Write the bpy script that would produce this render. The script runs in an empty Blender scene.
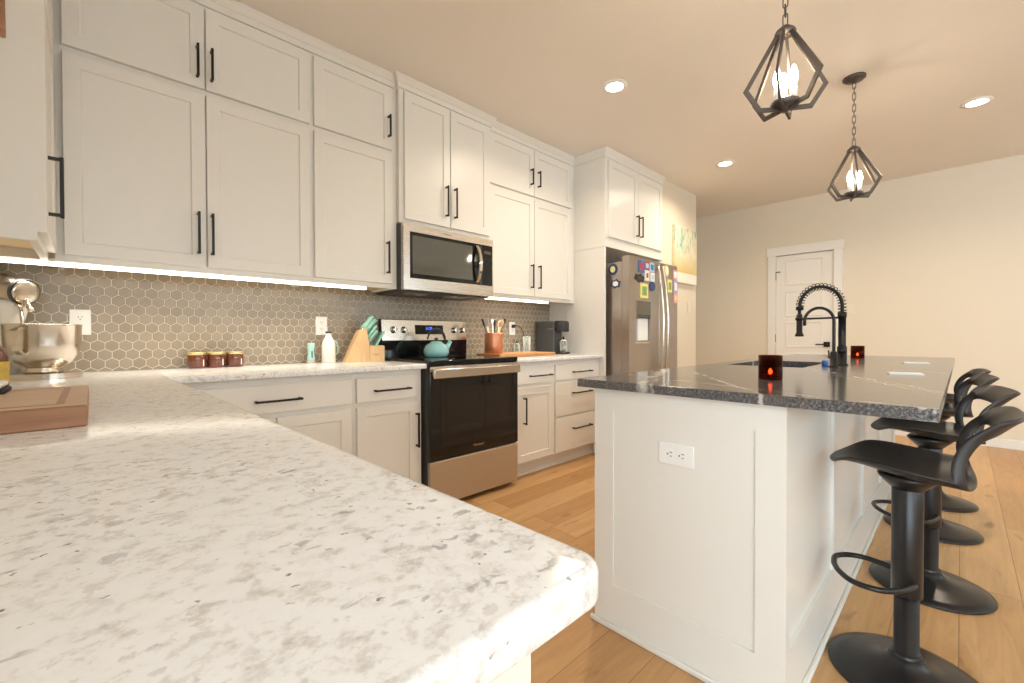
import bpy, bmesh, math, random
from math import sin, cos, pi, radians as rad
from mathutils import Vector, Matrix
S = bpy.context.scene
COL = S.collection

# ------------------------------------------------------------------ camera
F_PX, YAW, PITCH, ROLL = 434.6, rad(45.9822), rad(-0.6792), rad(0.1352)
cd = bpy.data.cameras.new('camera')
cd.sensor_fit = 'HORIZONTAL'; cd.sensor_width = 36.0
cd.lens = F_PX / 1024 * 36.0
cd.clip_start = 0.02; cd.clip_end = 200
cam = bpy.data.objects.new('camera', cd); COL.objects.link(cam)
fw = Vector((cos(YAW) * cos(PITCH), sin(YAW) * cos(PITCH), sin(PITCH)))
rt = Vector((sin(YAW), -cos(YAW), 0)); dn = fw.cross(rt)
r2 = rt * cos(ROLL) + dn * sin(ROLL); d2 = -rt * sin(ROLL) + dn * cos(ROLL)
cam.matrix_world = Matrix(((r2.x, -d2.x, -fw.x, 0), (r2.y, -d2.y, -fw.y, 0), (r2.z, -d2.z, -fw.z, 1.0789), (0, 0, 0, 1)))
S.camera = cam

# ------------------------------------------------------------------ world, exposure
S.view_settings.view_transform = 'Standard'
S.view_settings.look = 'None'
S.view_settings.exposure = 0.40
S.view_settings.gamma = 1.0
S.view_settings.use_curve_mapping = False
w = bpy.data.worlds.new('daylight'); S.world = w; w.use_nodes = True
bg = w.node_tree.nodes['Background']
bg.inputs[0].default_value = (0.74, 0.89, 1.0, 1); bg.inputs[1].default_value = 5.6
CAN_W, BULB_E, LED_E = 12.0, 110.0, 4.0
WARM = (1.0, 0.84, 0.64)

# ------------------------------------------------------------------ node helpers
def mat(name):
    m = bpy.data.materials.new(name); m.use_nodes = True
    nt = m.node_tree; nt.nodes.clear()
    o = nt.nodes.new('ShaderNodeOutputMaterial'); b = nt.nodes.new('ShaderNodeBsdfPrincipled')
    nt.links.new(b.outputs[0], o.inputs[0])
    return m, nt, b
def put(nt, sock, v):
    if isinstance(v, bpy.types.NodeSocket): nt.links.new(v, sock)
    elif hasattr(sock, 'default_value') and isinstance(v, (tuple, list)) and len(v) == 3 and sock.type == 'RGBA': sock.default_value = (*v, 1)
    else: sock.default_value = v
def nd(nt, t, out=0, **kw):
    n = nt.nodes.new('ShaderNode' + t)
    for k, v in kw.items():
        if k[0] == 'i' and k[1:].isdigit(): put(nt, n.inputs[int(k[1:])], v)
        elif k in n.inputs: put(nt, n.inputs[k], v)
        else: setattr(n, k, v)
    return n.outputs[out]
def mth(nt, op, a, b=0.0, c=0.0): return nd(nt, 'Math', operation=op, i0=a, i1=b, i2=c)
def mix(nt, f, a, b, blend='MIX'):
    n = nt.nodes.new('ShaderNodeMix'); n.data_type = 'RGBA'; n.blend_type = blend
    put(nt, n.inputs[0], f); put(nt, n.inputs[6], a); put(nt, n.inputs[7], b)
    return n.outputs[2]
def ramp(nt, f, stops):
    n = nt.nodes.new('ShaderNodeValToRGB'); e = n.color_ramp.elements
    while len(e) < len(stops): e.new(0.5)
    for q, (p, c) in zip(e, stops):
        q.position = p; q.color = (*c, 1) if isinstance(c, tuple) else (c, c, c, 1)
    put(nt, n.inputs[0], f); return n.outputs[0]
def objco(nt, scale=(1, 1, 1)):
    t = nd(nt, 'TexCoord', out=3)
    return nd(nt, 'Mapping', i0=t, i3=scale)
def noise(nt, co, scale, detail=3, rough=0.5, dist=0.0):
    return nd(nt, 'TexNoise', Vector=co, Scale=scale, Detail=detail, Roughness=rough, Distortion=dist)
def bump(nt, b, h, strength=0.1, dist=0.002):
    n = nt.nodes.new('ShaderNodeBump'); put(nt, n.inputs['Height'], h)
    n.inputs['Strength'].default_value = strength; n.inputs['Distance'].default_value = dist
    nt.links.new(n.outputs[0], b.inputs['Normal'])
def simple(name, c, rough=0.5, metal=0.0, var=0.06, vscale=20, bmp=0.0, spec=0.5, coat=0.0):
    m, nt, b = mat(name)
    co = objco(nt); n = noise(nt, co, vscale, 4)
    d = tuple(x * (1 - var) for x in c); l = tuple(min(1, x * (1 + var)) for x in c)
    put(nt, b.inputs['Base Color'], mix(nt, n, d, l))
    b.inputs['Roughness'].default_value = rough; b.inputs['Metallic'].default_value = metal
    b.inputs['Specular IOR Level'].default_value = spec
    b.inputs['Coat Weight'].default_value = coat
    if bmp: bump(nt, b, noise(nt, co, vscale * 8, 3), bmp, 0.001)
    return m
def brushed(name, c, rough=0.28, scale=(2, 2, 300)):
    m, nt, b = mat(name)
    n = noise(nt, objco(nt, scale), 3, 4)
    put(nt, b.inputs['Base Color'], mix(nt, n, tuple(x * .97 for x in c), tuple(min(1, x * 1.03) for x in c)))
    b.inputs['Metallic'].default_value = 1
    put(nt, b.inputs['Roughness'], nd(nt, 'MapRange', i0=n, i3=rough * .92, i4=rough * 1.1))
    return m
def emit(name, c, s):
    m, nt, b = mat(name)
    put(nt, b.inputs['Base Color'], c); put(nt, b.inputs['Emission Color'], c); b.inputs['Emission Strength'].default_value = s
    return m
def glass(name, c, rough=0.03, alpha_t=0.0):
    m, nt, b = mat(name)
    put(nt, b.inputs['Base Color'], c); b.inputs['Transmission Weight'].default_value = 1
    b.inputs['Roughness'].default_value = rough; b.inputs['IOR'].default_value = 1.45
    return m

M = {}
M['paint'] = simple('cabinet_paint', (0.79, 0.762, 0.708), 0.33, var=.012, bmp=.02)
M['wall'] = simple('wall_paint', (0.74, 0.66, 0.53), 0.6, var=.012, vscale=3, bmp=.03)
M['ceil'] = simple('ceiling_paint', (0.85, 0.795, 0.725), 0.8, var=.012, vscale=3, bmp=.05)
M['trim'] = simple('trim_paint', (0.80, 0.77, 0.71), 0.35, var=.01)
M['white'] = simple('white_plastic', (0.86, 0.85, 0.82), 0.3, var=.01)
M['almond'] = simple('almond_plastic', (.76, .70, .58), .35, var=.01)
M['black'] = simple('black_metal', (0.018, 0.016, 0.015), 0.38, metal=.5, var=.2)
M['stoolmat'] = simple('black_stool_plastic', (0.022, 0.020, 0.020), 0.42, var=.15, bmp=.05)
M['stoolmetal'] = simple('black_stool_steel', (0.020, 0.018, 0.018), 0.3, metal=.3, var=.15)
M['bronze'] = simple('dark_bronze', (0.095, 0.080, 0.072), 0.42, metal=.5, var=.2)
M['blackgl'] = simple('black_glass', (0.008, 0.008, 0.009), 0.04, var=.1)
M['ovenglass'] = simple('oven_glass', (0.016, 0.012, 0.010), 0.05, var=.1)
M['mwglass'] = simple('microwave_glass', (0.10, 0.10, 0.085), 0.05, var=.05, spec=.8)
M['blackpl'] = simple('black_plastic', (0.02, 0.02, 0.022), 0.4, var=.15)
M['darkgrey'] = simple('dark_grey_plastic', (0.06, 0.06, 0.062), 0.4, var=.1)
M['steel'] = brushed('brushed_steel', (0.62, 0.57, 0.51), .27)
M['steelr'] = brushed('satin_drawer_steel', (0.60, 0.55, 0.49), .46)
M['steelv'] = brushed('fridge_steel', (0.45, 0.40, 0.355), .30, (2, 2, 160))
M['dispgrey'] = simple('dispenser_grey', (.17, .155, .125), .3, metal=.6, var=.05)
M['chrome'] = simple('polished_steel', (0.78, 0.75, 0.71), 0.12, metal=1, var=.03)
M['satin'] = brushed('satin_steel', (0.70, 0.64, 0.56), .22, (2, 2, 120))
M['maple'] = simple('maple_ply', (0.80, 0.63, 0.40), 0.55, var=.08, vscale=6)
M['teal'] = simple('teal_enamel', (0.34, 0.68, 0.69), 0.12, var=.03, coat=.5)
M['mint'] = simple('mint_plastic', (0.33, 0.66, 0.55), 0.35, var=.04)
M['cream'] = simple('cream_ceramic', (0.84, 0.81, 0.75), 0.3, var=.03)
M['copper'] = simple('copper_crock', (0.62, 0.25, 0.13), 0.32, metal=.5, var=.15, vscale=25)
M['amber'] = simple('dark_amber_wax', (0.14, 0.038, 0.018), 0.08, var=.2, coat=.6)
M['gold'] = simple('gold_lid', (0.70, 0.58, 0.30), 0.3, metal=.7, var=.05)
M['paper'] = simple('white_paper', (0.86, 0.87, 0.86), 0.6, var=.02)
M['blue'] = simple('blue_plastic', (0.03, 0.17, 0.62), 0.35, var=.05)
M['gap'] = simple('shadow_black', (0.012, 0.011, 0.010), 0.8, var=.1)
M['grout'] = simple('pale_grout', (0.80, 0.73, 0.60), 0.85, var=.05, vscale=60)
M['led'] = emit('led_strip_light', (1.0, 0.93, 0.80), LED_E)
M['canlens'] = emit('can_light_lens', (1.0, 0.90, 0.74), 9.0)
M['bulb'] = emit('bulb_glow', (1.0, 0.82, 0.58), BULB_E)
M['flame'] = emit('candle_flame', (1.0, 0.27, 0.07), 16.0)
M['digit'] = emit('blue_display_digits', (0.06, 0.15, 1.0), 2.5)
def thin_glass(name, tint=(.93, .96, .96), blend=.35, face=(.9, .93, .93)):
    m, nt, b = mat(name); o = [n for n in nt.nodes if n.type == 'OUTPUT_MATERIAL'][0]
    tr_ = nt.nodes.new('ShaderNodeBsdfTransparent'); tr_.inputs[0].default_value = (*tint, 1)
    b.inputs['Base Color'].default_value = (*face, 1); b.inputs['Roughness'].default_value = .04
    mx = nt.nodes.new('ShaderNodeMixShader'); lw = nt.nodes.new('ShaderNodeLayerWeight'); lw.inputs[0].default_value = blend
    nt.links.new(lw.outputs[1], mx.inputs[0]); nt.links.new(tr_.outputs[0], mx.inputs[1]); nt.links.new(b.outputs[0], mx.inputs[2]); nt.links.new(mx.outputs[0], o.inputs[0])
    return m
M['clear'] = thin_glass('clear_glass')
M['candleglass'] = thin_glass('smoked_candle_glass', (.46, .22, .15), .18, (.085, .042, .028))
def wood(name, c1, c2, scale=(3, 40, 40), rough=.45):
    m, nt, b = mat(name)
    n = noise(nt, objco(nt, scale), 1.5, 5, .6, .6)
    put(nt, b.inputs['Base Color'], ramp(nt, n, [(.3, c1), (.7, c2)]))
    b.inputs['Roughness'].default_value = rough
    return m
M['boardwood'] = wood('cherry_board_wood', (0.30, 0.135, 0.065), (0.44, 0.225, 0.12))
M['boardtop'] = wood('pale_board_top', (0.54, 0.36, 0.23), (0.66, 0.47, 0.32))
M['oakboard'] = wood('orange_wood_board', (0.45, 0.20, 0.07), (0.60, 0.31, 0.12))
M['blockwood'] = wood('knife_block_wood', (0.66, 0.42, 0.20), (0.80, 0.56, 0.30), (30, 30, 4))
M['spoonwood'] = wood('spoon_wood', (0.62, 0.42, 0.24), (0.78, 0.60, 0.40), (20, 20, 3))

def granite_light():
    m, nt, b = mat('white_granite'); co = objco(nt)
    co2 = objco(nt, (1.0, 1.12, 1.1))
    a = noise(nt, co2, 46, 6, .66, .15)
    base = ramp(nt, a, [(.30, (.57, .55, .535)), (.405, (.745, .735, .725)), (.47, (.85, .855, .865)), (.70, (.885, .895, .91))])
    t = noise(nt, co, 75, 4, .60, .2)
    tm = ramp(nt, noise(nt, co, 6, 3), [(.42, .25), (.62, 1.0)])
    base = mix(nt, mth(nt, 'MULTIPLY', ramp(nt, t, [(.55, 0.0), (.62, 1.0)]), mth(nt, 'MULTIPLY', tm, .55)), base, (.53, .47, .43))
    g = noise(nt, co2, 62, 3, .55, .5)
    gm = ramp(nt, noise(nt, co, 7, 3), [(.45, 0.0), (.62, 1.0)])
    base = mix(nt, mth(nt, 'MULTIPLY', ramp(nt, g, [(.60, 0.0), (.68, 1.0)]), mth(nt, 'MULTIPLY', gm, .7)), base, (.30, .30, .33))
    for scl, lo, hi, cut, colr, seed in ((95, .03, .075, .86, (.070, .068, .085), 0.0), (52, .03, .075, .945, (.10, .035, .05), 7.7)):
        n_ = nt.nodes.new('ShaderNodeTexVoronoi'); n_.inputs['Scale'].default_value = scl; n_.inputs['Randomness'].default_value = 1
        wob = nd(nt, 'VectorMath', operation='ADD', i0=co2, i1=nd(nt, 'VectorMath', operation='SCALE', i0=nd(nt, 'TexNoise', out=1, Vector=co, Scale=110.0, Detail=4), Scale=.016))
        nt.links.new(nd(nt, 'VectorMath', operation='ADD', i0=wob, i1=(seed, seed, seed)), n_.inputs['Vector'])
        r = nd(nt, 'SeparateColor', i0=n_.outputs['Color'])
        on = mth(nt, 'GREATER_THAN', r, cut)
        on = mth(nt, 'MULTIPLY', on, ramp(nt, noise(nt, nd(nt, 'VectorMath', operation='ADD', i0=co, i1=(seed, 0, 0)), 6.5, 3), [(.43, .25), (.56, 1.0)]))
        k = nd(nt, 'MapRange', i0=n_.outputs['Distance'], i1=lo * 4.2, i2=hi * 3.2, i3=1.0, i4=0.0)
        base = mix(nt, mth(nt, 'MULTIPLY', mth(nt, 'MULTIPLY', on, k), .85), base, colr)
    put(nt, b.inputs['Base Color'], base)
    b.inputs['Roughness'].default_value = .13
    return m
M['granite'] = granite_light()

def granite_dark():
    m, nt, b = mat('dark_veined_granite'); co = objco(nt)
    f = noise(nt, co, 140, 4, .7)
    base = ramp(nt, f, [(.36, (.028, .028, .031)), (.52, (.088, .088, .094)), (.68, (.26, .26, .275))])
    base = mix(nt, ramp(nt, noise(nt, co, 5, 4), [(.4, 0.0), (.65, .55)]), base, (.12, .10, .085))
    # long white veins, each a wavering line across the slab
    sx = nd(nt, 'SeparateXYZ', i0=co); X = sx; Y = sx.node.outputs[1]
    wob = mth(nt, 'SUBTRACT', noise(nt, co, 4, 5, .6), .5)
    wob2 = mth(nt, 'SUBTRACT', noise(nt, co, 26, 4, .6), .5)
    wb = mth(nt, 'ADD', mth(nt, 'MULTIPLY', wob, .10), mth(nt, 'MULTIPLY', wob2, .05))
    brk = ramp(nt, noise(nt, co, 14, 3), [(.36, 0.3), (.54, 1.0)])
    for (px, py, dx, dy, wd, st) in VEINS:
        l = math.hypot(dx, dy); nx, ny = -dy / l, dx / l
        dist = mth(nt, 'ADD', mth(nt, 'ADD', mth(nt, 'MULTIPLY', X, nx), mth(nt, 'MULTIPLY', Y, ny)), -(px * nx + py * ny))
        dist = mth(nt, 'ABSOLUTE', mth(nt, 'ADD', dist, wb))
        k = nd(nt, 'MapRange', i0=dist, i1=wd * .3, i2=wd, i3=1.0, i4=0.0)
        base = mix(nt, mth(nt, 'MULTIPLY', k, mth(nt, 'MULTIPLY', brk, st)), base, (.68, .64, .60))
    fine = mth(nt, 'ABSOLUTE', mth(nt, 'SUBTRACT', noise(nt, co, 3.2, 6, .6, 1.2), .5))
    k = nd(nt, 'MapRange', i0=fine, i1=.0, i2=.0035, i3=.40, i4=0.0)
    base = mix(nt, mth(nt, 'MULTIPLY', k, brk), base, (.55, .52, .49))
    put(nt, b.inputs['Base Color'], base)
    b.inputs['Roughness'].default_value = .15
    b.inputs['Specular IOR Level'].default_value = .75
    return m
VEINS = [(1.36, .76, 1, .38, .022, 1.0), (1.38, .735, 1, .42, .010, .9), (1.36, .40, 1, .75, .010, .7), (2.06, .22, .30, .184, .012, 1.0),
         (2.70, .10, .11, .166, .014, .9), (2.4, .5, .3, .2, .010, .7), (1.37, .12, .3, 1, .008, .7)]
M['granited'] = granite_dark()

def floor_mat():
    m, nt, b = mat('oak_planks'); t = nd(nt, 'TexCoord', out=3)
    sx = nd(nt, 'SeparateXYZ', i0=t); X = sx; Y = sx.node.outputs[1]
    PW, PL = .178, 1.5
    row = mth(nt, 'FLOOR', mth(nt, 'DIVIDE', Y, PW))
    off = nd(nt, 'TexWhiteNoise', noise_dimensions='1D', W=row)
    xs = mth(nt, 'ADD', mth(nt, 'DIVIDE', X, PL), mth(nt, 'MULTIPLY', off, 7.3))
    pid = mth(nt, 'ADD', mth(nt, 'FLOOR', xs), mth(nt, 'MULTIPLY', row, 37.7))
    rnd = nd(nt, 'TexWhiteNoise', noise_dimensions='1D', W=pid)
    fx = mth(nt, 'FRACT', xs); fy = mth(nt, 'FRACT', mth(nt, 'DIVIDE', Y, PW))
    ex = mth(nt, 'MULTIPLY', mth(nt, 'MINIMUM', fx, mth(nt, 'SUBTRACT', 1.0, fx)), PL)
    ey = mth(nt, 'MULTIPLY', mth(nt, 'MINIMUM', fy, mth(nt, 'SUBTRACT', 1.0, fy)), PW)
    edge = mth(nt, 'MINIMUM', ex, ey)
    seam = nd(nt, 'MapRange', i0=edge, i1=.0008, i2=.0022, i3=1.0, i4=0.0)
    gco = nd(nt, 'CombineXYZ', i0=mth(nt, 'ADD', mth(nt, 'MULTIPLY', X, 1.6), mth(nt, 'MULTIPLY', rnd, 31.0)), i1=mth(nt, 'MULTIPLY', Y, 16.0), i2=mth(nt, 'MULTIPLY', rnd, 13.0))
    g = noise(nt, gco, 1.6, 6, .62, .9)
    g2 = noise(nt, nd(nt, 'CombineXYZ', i0=mth(nt, 'ADD', mth(nt, 'MULTIPLY', X, 3.0), mth(nt, 'MULTIPLY', rnd, 9.0)), i1=mth(nt, 'MULTIPLY', Y, 9.0), i2=rnd), 1.3, 3)
    c = ramp(nt, rnd, [(0, (.53, .290, .115)), (.45, (.62, .355, .150)), (1, (.70, .430, .200))])
    c = mix(nt, ramp(nt, g, [(.35, .5), (.65, 0.0)]), c, mix(nt, 1.0, c, (.62, .55, .47), 'MULTIPLY'))
    c = mix(nt, ramp(nt, g2, [(.64, 0.0), (.74, .6)]), c, (.22, .10, .04))
    c = mix(nt, mth(nt, 'MULTIPLY', seam, .6), c, (.12, .06, .03))
    put(nt, b.inputs['Base Color'], c)
    put(nt, b.inputs['Roughness'], nd(nt, 'MapRange', i0=g, i3=.30, i4=.42))
    bump(nt, b, mth(nt, 'SUBTRACT', mth(nt, 'MULTIPLY', g, .2), seam), .25, .001)
    return m
M['floor'] = floor_mat()

def tile_mat():
    m, nt, b = mat('taupe_hexagon_tile')
    r = nd(nt, 'NewGeometry', out=8) if False else nd(nt, 'Attribute', attribute_name='tone', out=2)
    n = noise(nt, objco(nt), 30, 4)
    c = ramp(nt, r, [(0, (.255, .205, .150)), (1, (.335, .275, .205))])
    put(nt, b.inputs['Base Color'], mix(nt, mth(nt, 'MULTIPLY', n, .5), c, (.30, .25, .19)))
    b.inputs['Roughness'].default_value = .28
    return m
M['tile'] = tile_mat()

def paint_canvas():
    m, nt, b = mat('abstract_canvas'); co = nd(nt, 'TexCoord', out=3)
    z = nd(nt, 'SeparateXYZ', out=2, i0=co)     # object origin at the canvas bottom
    n1 = noise(nt, co, 7, 5, .6, 1.0)
    n2 = noise(nt, objco(nt, (1, 1, .35)), 16, 4, .6, .8)
    c = mix(nt, ramp(nt, n1, [(.35, 0.0), (.62, 1.0)]), (.72, .58, .34), (.78, .72, .56))
    c = mix(nt, nd(nt, 'MapRange', i0=z, i1=.12, i2=.34, i3=1.0, i4=0.0), c, (.66, .50, .20))
    c = mix(nt, nd(nt, 'MapRange', i0=z, i1=.11, i2=.115, i3=1.0, i4=0.0), c, (.82, .78, .68))
    up = nd(nt, 'MapRange', i0=z, i1=.22, i2=.42, i3=0.0, i4=1.0)
    c = mix(nt, mth(nt, 'MULTIPLY', ramp(nt, n2, [(.53, 0.0), (.60, .9)]), up), c, (.20, .44, .40))
    n3 = noise(nt, objco(nt, (1, 1, .3)), 23, 3, .5, .5)
    c = mix(nt, mth(nt, 'MULTIPLY', ramp(nt, n3, [(.60, 0.0), (.66, .8)]), up), c, (.46, .62, .50))
    put(nt, b.inputs['Base Color'], c); b.inputs['Roughness'].default_value = .7
    bump(nt, b, n2, .3, .002)
    return m
M['canvas'] = paint_canvas()

# ------------------------------------------------------------------ mesh helpers
class B:
    def __init__(s): s.bm = bmesh.new(); s.mi = 0
    def _mark(s, faces, smooth=False):
        for f in faces:
            f.material_index = s.mi; f.smooth = smooth
    def box(s, x0, y0, z0, x1, y1, z1, bev=0.0, seg=1):
        r = bmesh.ops.create_cube(s.bm, size=1)
        mt = Matrix.Translation(((x0 + x1) / 2, (y0 + y1) / 2, (z0 + z1) / 2)) @ Matrix.Diagonal((abs(x1 - x0), abs(y1 - y0), abs(z1 - z0), 1))
        bmesh.ops.transform(s.bm, matrix=mt, verts=r['verts'])
        fs = set(f for v in r['verts'] for f in v.link_faces); s._mark(fs)
        if bev:
            es = list(set(e for v in r['verts'] for e in v.link_edges))
            q = bmesh.ops.bevel(s.bm, geom=es, offset=bev, segments=seg, affect='EDGES', profile=.5)
            s._mark(q['faces'], seg > 1)
        return s
    def obox(s, mt, sx, sy, sz, bev=0.0):
        r = bmesh.ops.create_cube(s.bm, size=1)
        bmesh.ops.transform(s.bm, matrix=mt @ Matrix.Diagonal((sx, sy, sz, 1)), verts=r['verts'])
        s._mark(set(f for v in r['verts'] for f in v.link_faces))
        if bev:
            es = list(set(e for v in r['verts'] for e in v.link_edges))
            s._mark(bmesh.ops.bevel(s.bm, geom=es, offset=bev, segments=2, affect='EDGES', profile=.5)['faces'])
        return s
    def lathe(s, prof, n=32, mt=None, close=True, smooth=True):
        mt = mt or Matrix()
        rings = []
        for (r, z) in prof:
            if r < 1e-6: rings.append([s.bm.verts.new(mt @ Vector((0, 0, z)))])
            else: rings.append([s.bm.verts.new(mt @ Vector((r * cos(2 * pi * i / n), r * sin(2 * pi * i / n), z))) for i in range(n)])
        fs = []
        for a, b in zip(rings, rings[1:]):
            for i in range(n):
                j = (i + 1) % n
                if len(a) == 1 and len(b) == 1: continue
                if len(a) == 1: fs.append(s.bm.faces.new((a[0], b[j], b[i])))
                elif len(b) == 1: fs.append(s.bm.faces.new((a[i], a[j], b[0])))
                else: fs.append(s.bm.faces.new((a[i], a[j], b[j], b[i])))
        if close:
            if len(rings[0]) > 1: fs.append(s.bm.faces.new(list(reversed(rings[0]))))
            if len(rings[-1]) > 1: fs.append(s.bm.faces.new(rings[-1]))
        s._mark(fs, smooth); return s
    def cyl(s, r, a, b, n=20, r2=None):
        a, b = Vector(a), Vector(b); d = b - a
        mt = Matrix.Translation(a) @ d.to_track_quat('Z', 'Y').to_matrix().to_4x4()
        return s.lathe([(r, 0), (r2 or r, d.length)], n, mt)
    def tube(s, pts, r, n=10, closed=False, flat=None):
        pts = [Vector(p) for p in pts]; N = len(pts); rings = []; up = None
        for i, p in enumerate(pts):
            if closed: t = (pts[(i + 1) % N] - pts[i - 1])
            elif i == 0: t = pts[1] - p
            elif i == N - 1: t = p - pts[-2]
            else: t = (pts[i + 1] - p).normalized() + (p - pts[i - 1]).normalized()
            t.normalize()
            if up is None:
                up = Vector((0, 0, 1)) if abs(t.z) < .9 else Vector((1, 0, 0))
            up = (up - t * up.dot(t)).normalized(); sd = t.cross(up)
            rr = r[i] if isinstance(r, (list, tuple)) else r
            rings.append([s.bm.verts.new(p + (up * cos(2 * pi * k / n) + sd * sin(2 * pi * k / n)) * rr) for k in range(n)])
        fs = []
        pr = list(zip(rings, rings[1:])) + ([(rings[-1], rings[0])] if closed else [])
        for a, b in pr:
            for k in range(n):
                j = (k + 1) % n; fs.append(s.bm.faces.new((a[k], a[j], b[j], b[k])))
        s._mark(fs, True)
        if not closed:
            s._mark([s.bm.faces.new(list(reversed(rings[0]))), s.bm.faces.new(rings[-1])])
        return s
    def prism(s, poly, z0, z1, mt=None, smooth=False):
        mt = mt or Matrix()
        a = [s.bm.verts.new(mt @ Vector((x, y, z0))) for x, y in poly]
        b = [s.bm.verts.new(mt @ Vector((x, y, z1))) for x, y in poly]
        n = len(poly); fs = [s.bm.faces.new(list(reversed(a))), s.bm.faces.new(b)]
        s._mark(fs)
        sd = [s.bm.faces.new((a[i], a[(i + 1) % n], b[(i + 1) % n], b[i])) for i in range(n)]
        s._mark(sd, smooth); return s
    def door(s, x0, z0, x1, z1, yf, t=.02, rail=.054, rec=.008, flip=False):
        """shaker front facing -y, its face at y = yf"""
        v = s.bm.verts.new; e = .002
        def ring(i, y, ): return [v((x0 + i, y, z0 + i)), v((x1 - i, y, z0 + i)), v((x1 - i, y, z1 - i)), v((x0 + i, y, z1 - i))]
        R = [ring(0, yf + t), ring(0, yf + e), ring(e, yf)]
        if rail: R += [ring(rail, yf), ring(rail + .004, yf + rec)]
        fs = [s.bm.faces.new(R[0])]
        for a, b in zip(R, R[1:]):
            for i in range(4):
                j = (i + 1) % 4; fs.append(s.bm.faces.new((a[i], b[i], b[j], a[j])))
        fs.append(s.bm.faces.new(list(reversed(R[-1]))))
        s._mark(fs); return s
    def pull(s, x, z0, x1, z1, yf, r=.0052, st=.032):
        """bar pull standing off a face at y = yf"""
        if x == x1:
            s.box(x - r, yf - st - r, z0, x + r, yf - st + r, z1, .0015)
            for z in (z0 + .009, z1 - .009): s.box(x - r, yf - st + r, z - r, x + r, yf, z + r)
        else:
            s.box(x, yf - st - r, z0 - r, x1, yf - st + r, z0 + r, .0015)
            for q in (x + .009, x1 - .009): s.box(q - r, yf - st + r, z0 - r, q + r, yf, z0 + r)
        return s
    def tr(s, mt): bmesh.ops.transform(s.bm, matrix=mt, verts=s.bm.verts); return s
    def done(s, name, mats, parent=None, loc=None, mods=None):
        bmesh.ops.recalc_face_normals(s.bm, faces=s.bm.faces)
        me = bpy.data.meshes.new(name)
        if loc is not None: bmesh.ops.translate(s.bm, vec=-Vector(loc), verts=s.bm.verts)
        s.bm.to_mesh(me); s.bm.free()
        for m_ in (mats if isinstance(mats, (list, tuple)) else [mats]): me.materials.append(M[m_] if isinstance(m_, str) else m_)
        o = bpy.data.objects.new(name, me); COL.objects.link(o)
        if loc is not None: o.location = loc
        if parent is not None:
            o.parent = parent
            if loc is None and parent.get('_world'):
                me.transform(Matrix.Translation(-Vector(parent.location)))
        return o
def tag(o, label=None, cat=None, group=None, kind=None):
    if label: o['label'] = label
    if cat: o['category'] = cat
    if group: o['group'] = group
    if kind: o['kind'] = kind
    return o
def thing(name, label, cat, loc=(0, 0, 0), rotz=0.0, group=None, world=True):
    """Empty at the thing's base; world=True means its parts are given in room coordinates"""
    o = bpy.data.objects.new(name, None); COL.objects.link(o); o.empty_display_size = .1
    o.location = loc; o.rotation_euler = (0, 0, rotz)
    if world: o['_world'] = 1
    return tag(o, label, cat, group)
def dup(root, loc, label=None, rotz=None):
    c = root.copy(); COL.objects.link(c); c.location = loc
    if rotz is not None: c.rotation_euler = (0, 0, rotz)
    if label: c['label'] = label
    for ch in root.children:
        d = ch.copy(); COL.objects.link(d); d.parent = c
        for g in ch.children:
            h = g.copy(); COL.objects.link(h); h.parent = d
    return c
def struct(o): o['kind'] = 'structure'; return o
def child_of(part, b, name, m):
    """sub-part in the same frame as its part"""
    o = b.done(name, m); o.parent = part
    p = part.parent
    if p is not None and p.get('_world'): o.data.transform(Matrix.Translation(-Vector(p.location)))
    return o

# ------------------------------------------------------------------ room shell
CZ, YW, XL, XF = 2.765, 2.903, -0.415, 6.25
XO0, YO0 = -3.2, -4.0
struct(B().box(XO0, YO0, -.06, XF + .1, YW + .1, 0).done('floor', 'floor'))
struct(B().box(XO0, YO0, CZ, XF + .1, YW + .1, CZ + .1).done('ceiling', 'ceil'))
struct(B().box(XL - .12, YW, 0, XF, YW + .12, CZ).done('wall_back', 'wall'))
struct(B().box(XL - .12, -.02, 0, XL, YW, CZ).done('wall_left', 'wall'))
b = B(); WX = [XO0, -1.9, .1, .8, 2.8, 3.5, 5.3, XF + .1]           # unseen wall; its three broad windows are added to let daylight onto the cabinets
for k in range(0, 7, 2): b.box(WX[k], YO0 - .12, 0, WX[k + 1], YO0, CZ)
for k in range(1, 6, 2): b.box(WX[k], YO0 - .12, 0, WX[k + 1], YO0, 1.45); b.box(WX[k], YO0 - .12, 2.25, WX[k + 1], YO0, CZ)
struct(b.done('wall_front_unseen', 'wall'))
DY0, DY1, DZ = 1.045, 1.645, 2.085        # door opening in the right wall
b = B(); b.box(XF, YO0, 0, XF + .12, DY0, CZ); b.box(XF, DY1, 0, XF + .12, YW + .1, CZ); b.box(XF, DY0, DZ, XF + .12, DY1, CZ)
struct(b.done('wall_right', 'wall'))
SY, SX0, SX1 = 2.235, 4.402, 5.25
struct(B().box(SX0, SY, 0, SX1, YW, CZ).done('wall_alcove', 'wall'))
b = B()
for y0, y1 in ((YO0, DY0 - .085), (DY1 + .085, YW)):
    b.box(XF - .014, y0, 0, XF, y1, .09, .003)
struct(b.done('baseboard_right', 'trim'))
b = B(); b.box(SX0, SY - .014, 0, SX1 + .014, SY, .09, .003); b.box(SX1, SY, 0, SX1 + .014, YW, .09, .003)
struct(b.done('baseboard_alcove', 'trim'))

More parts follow.
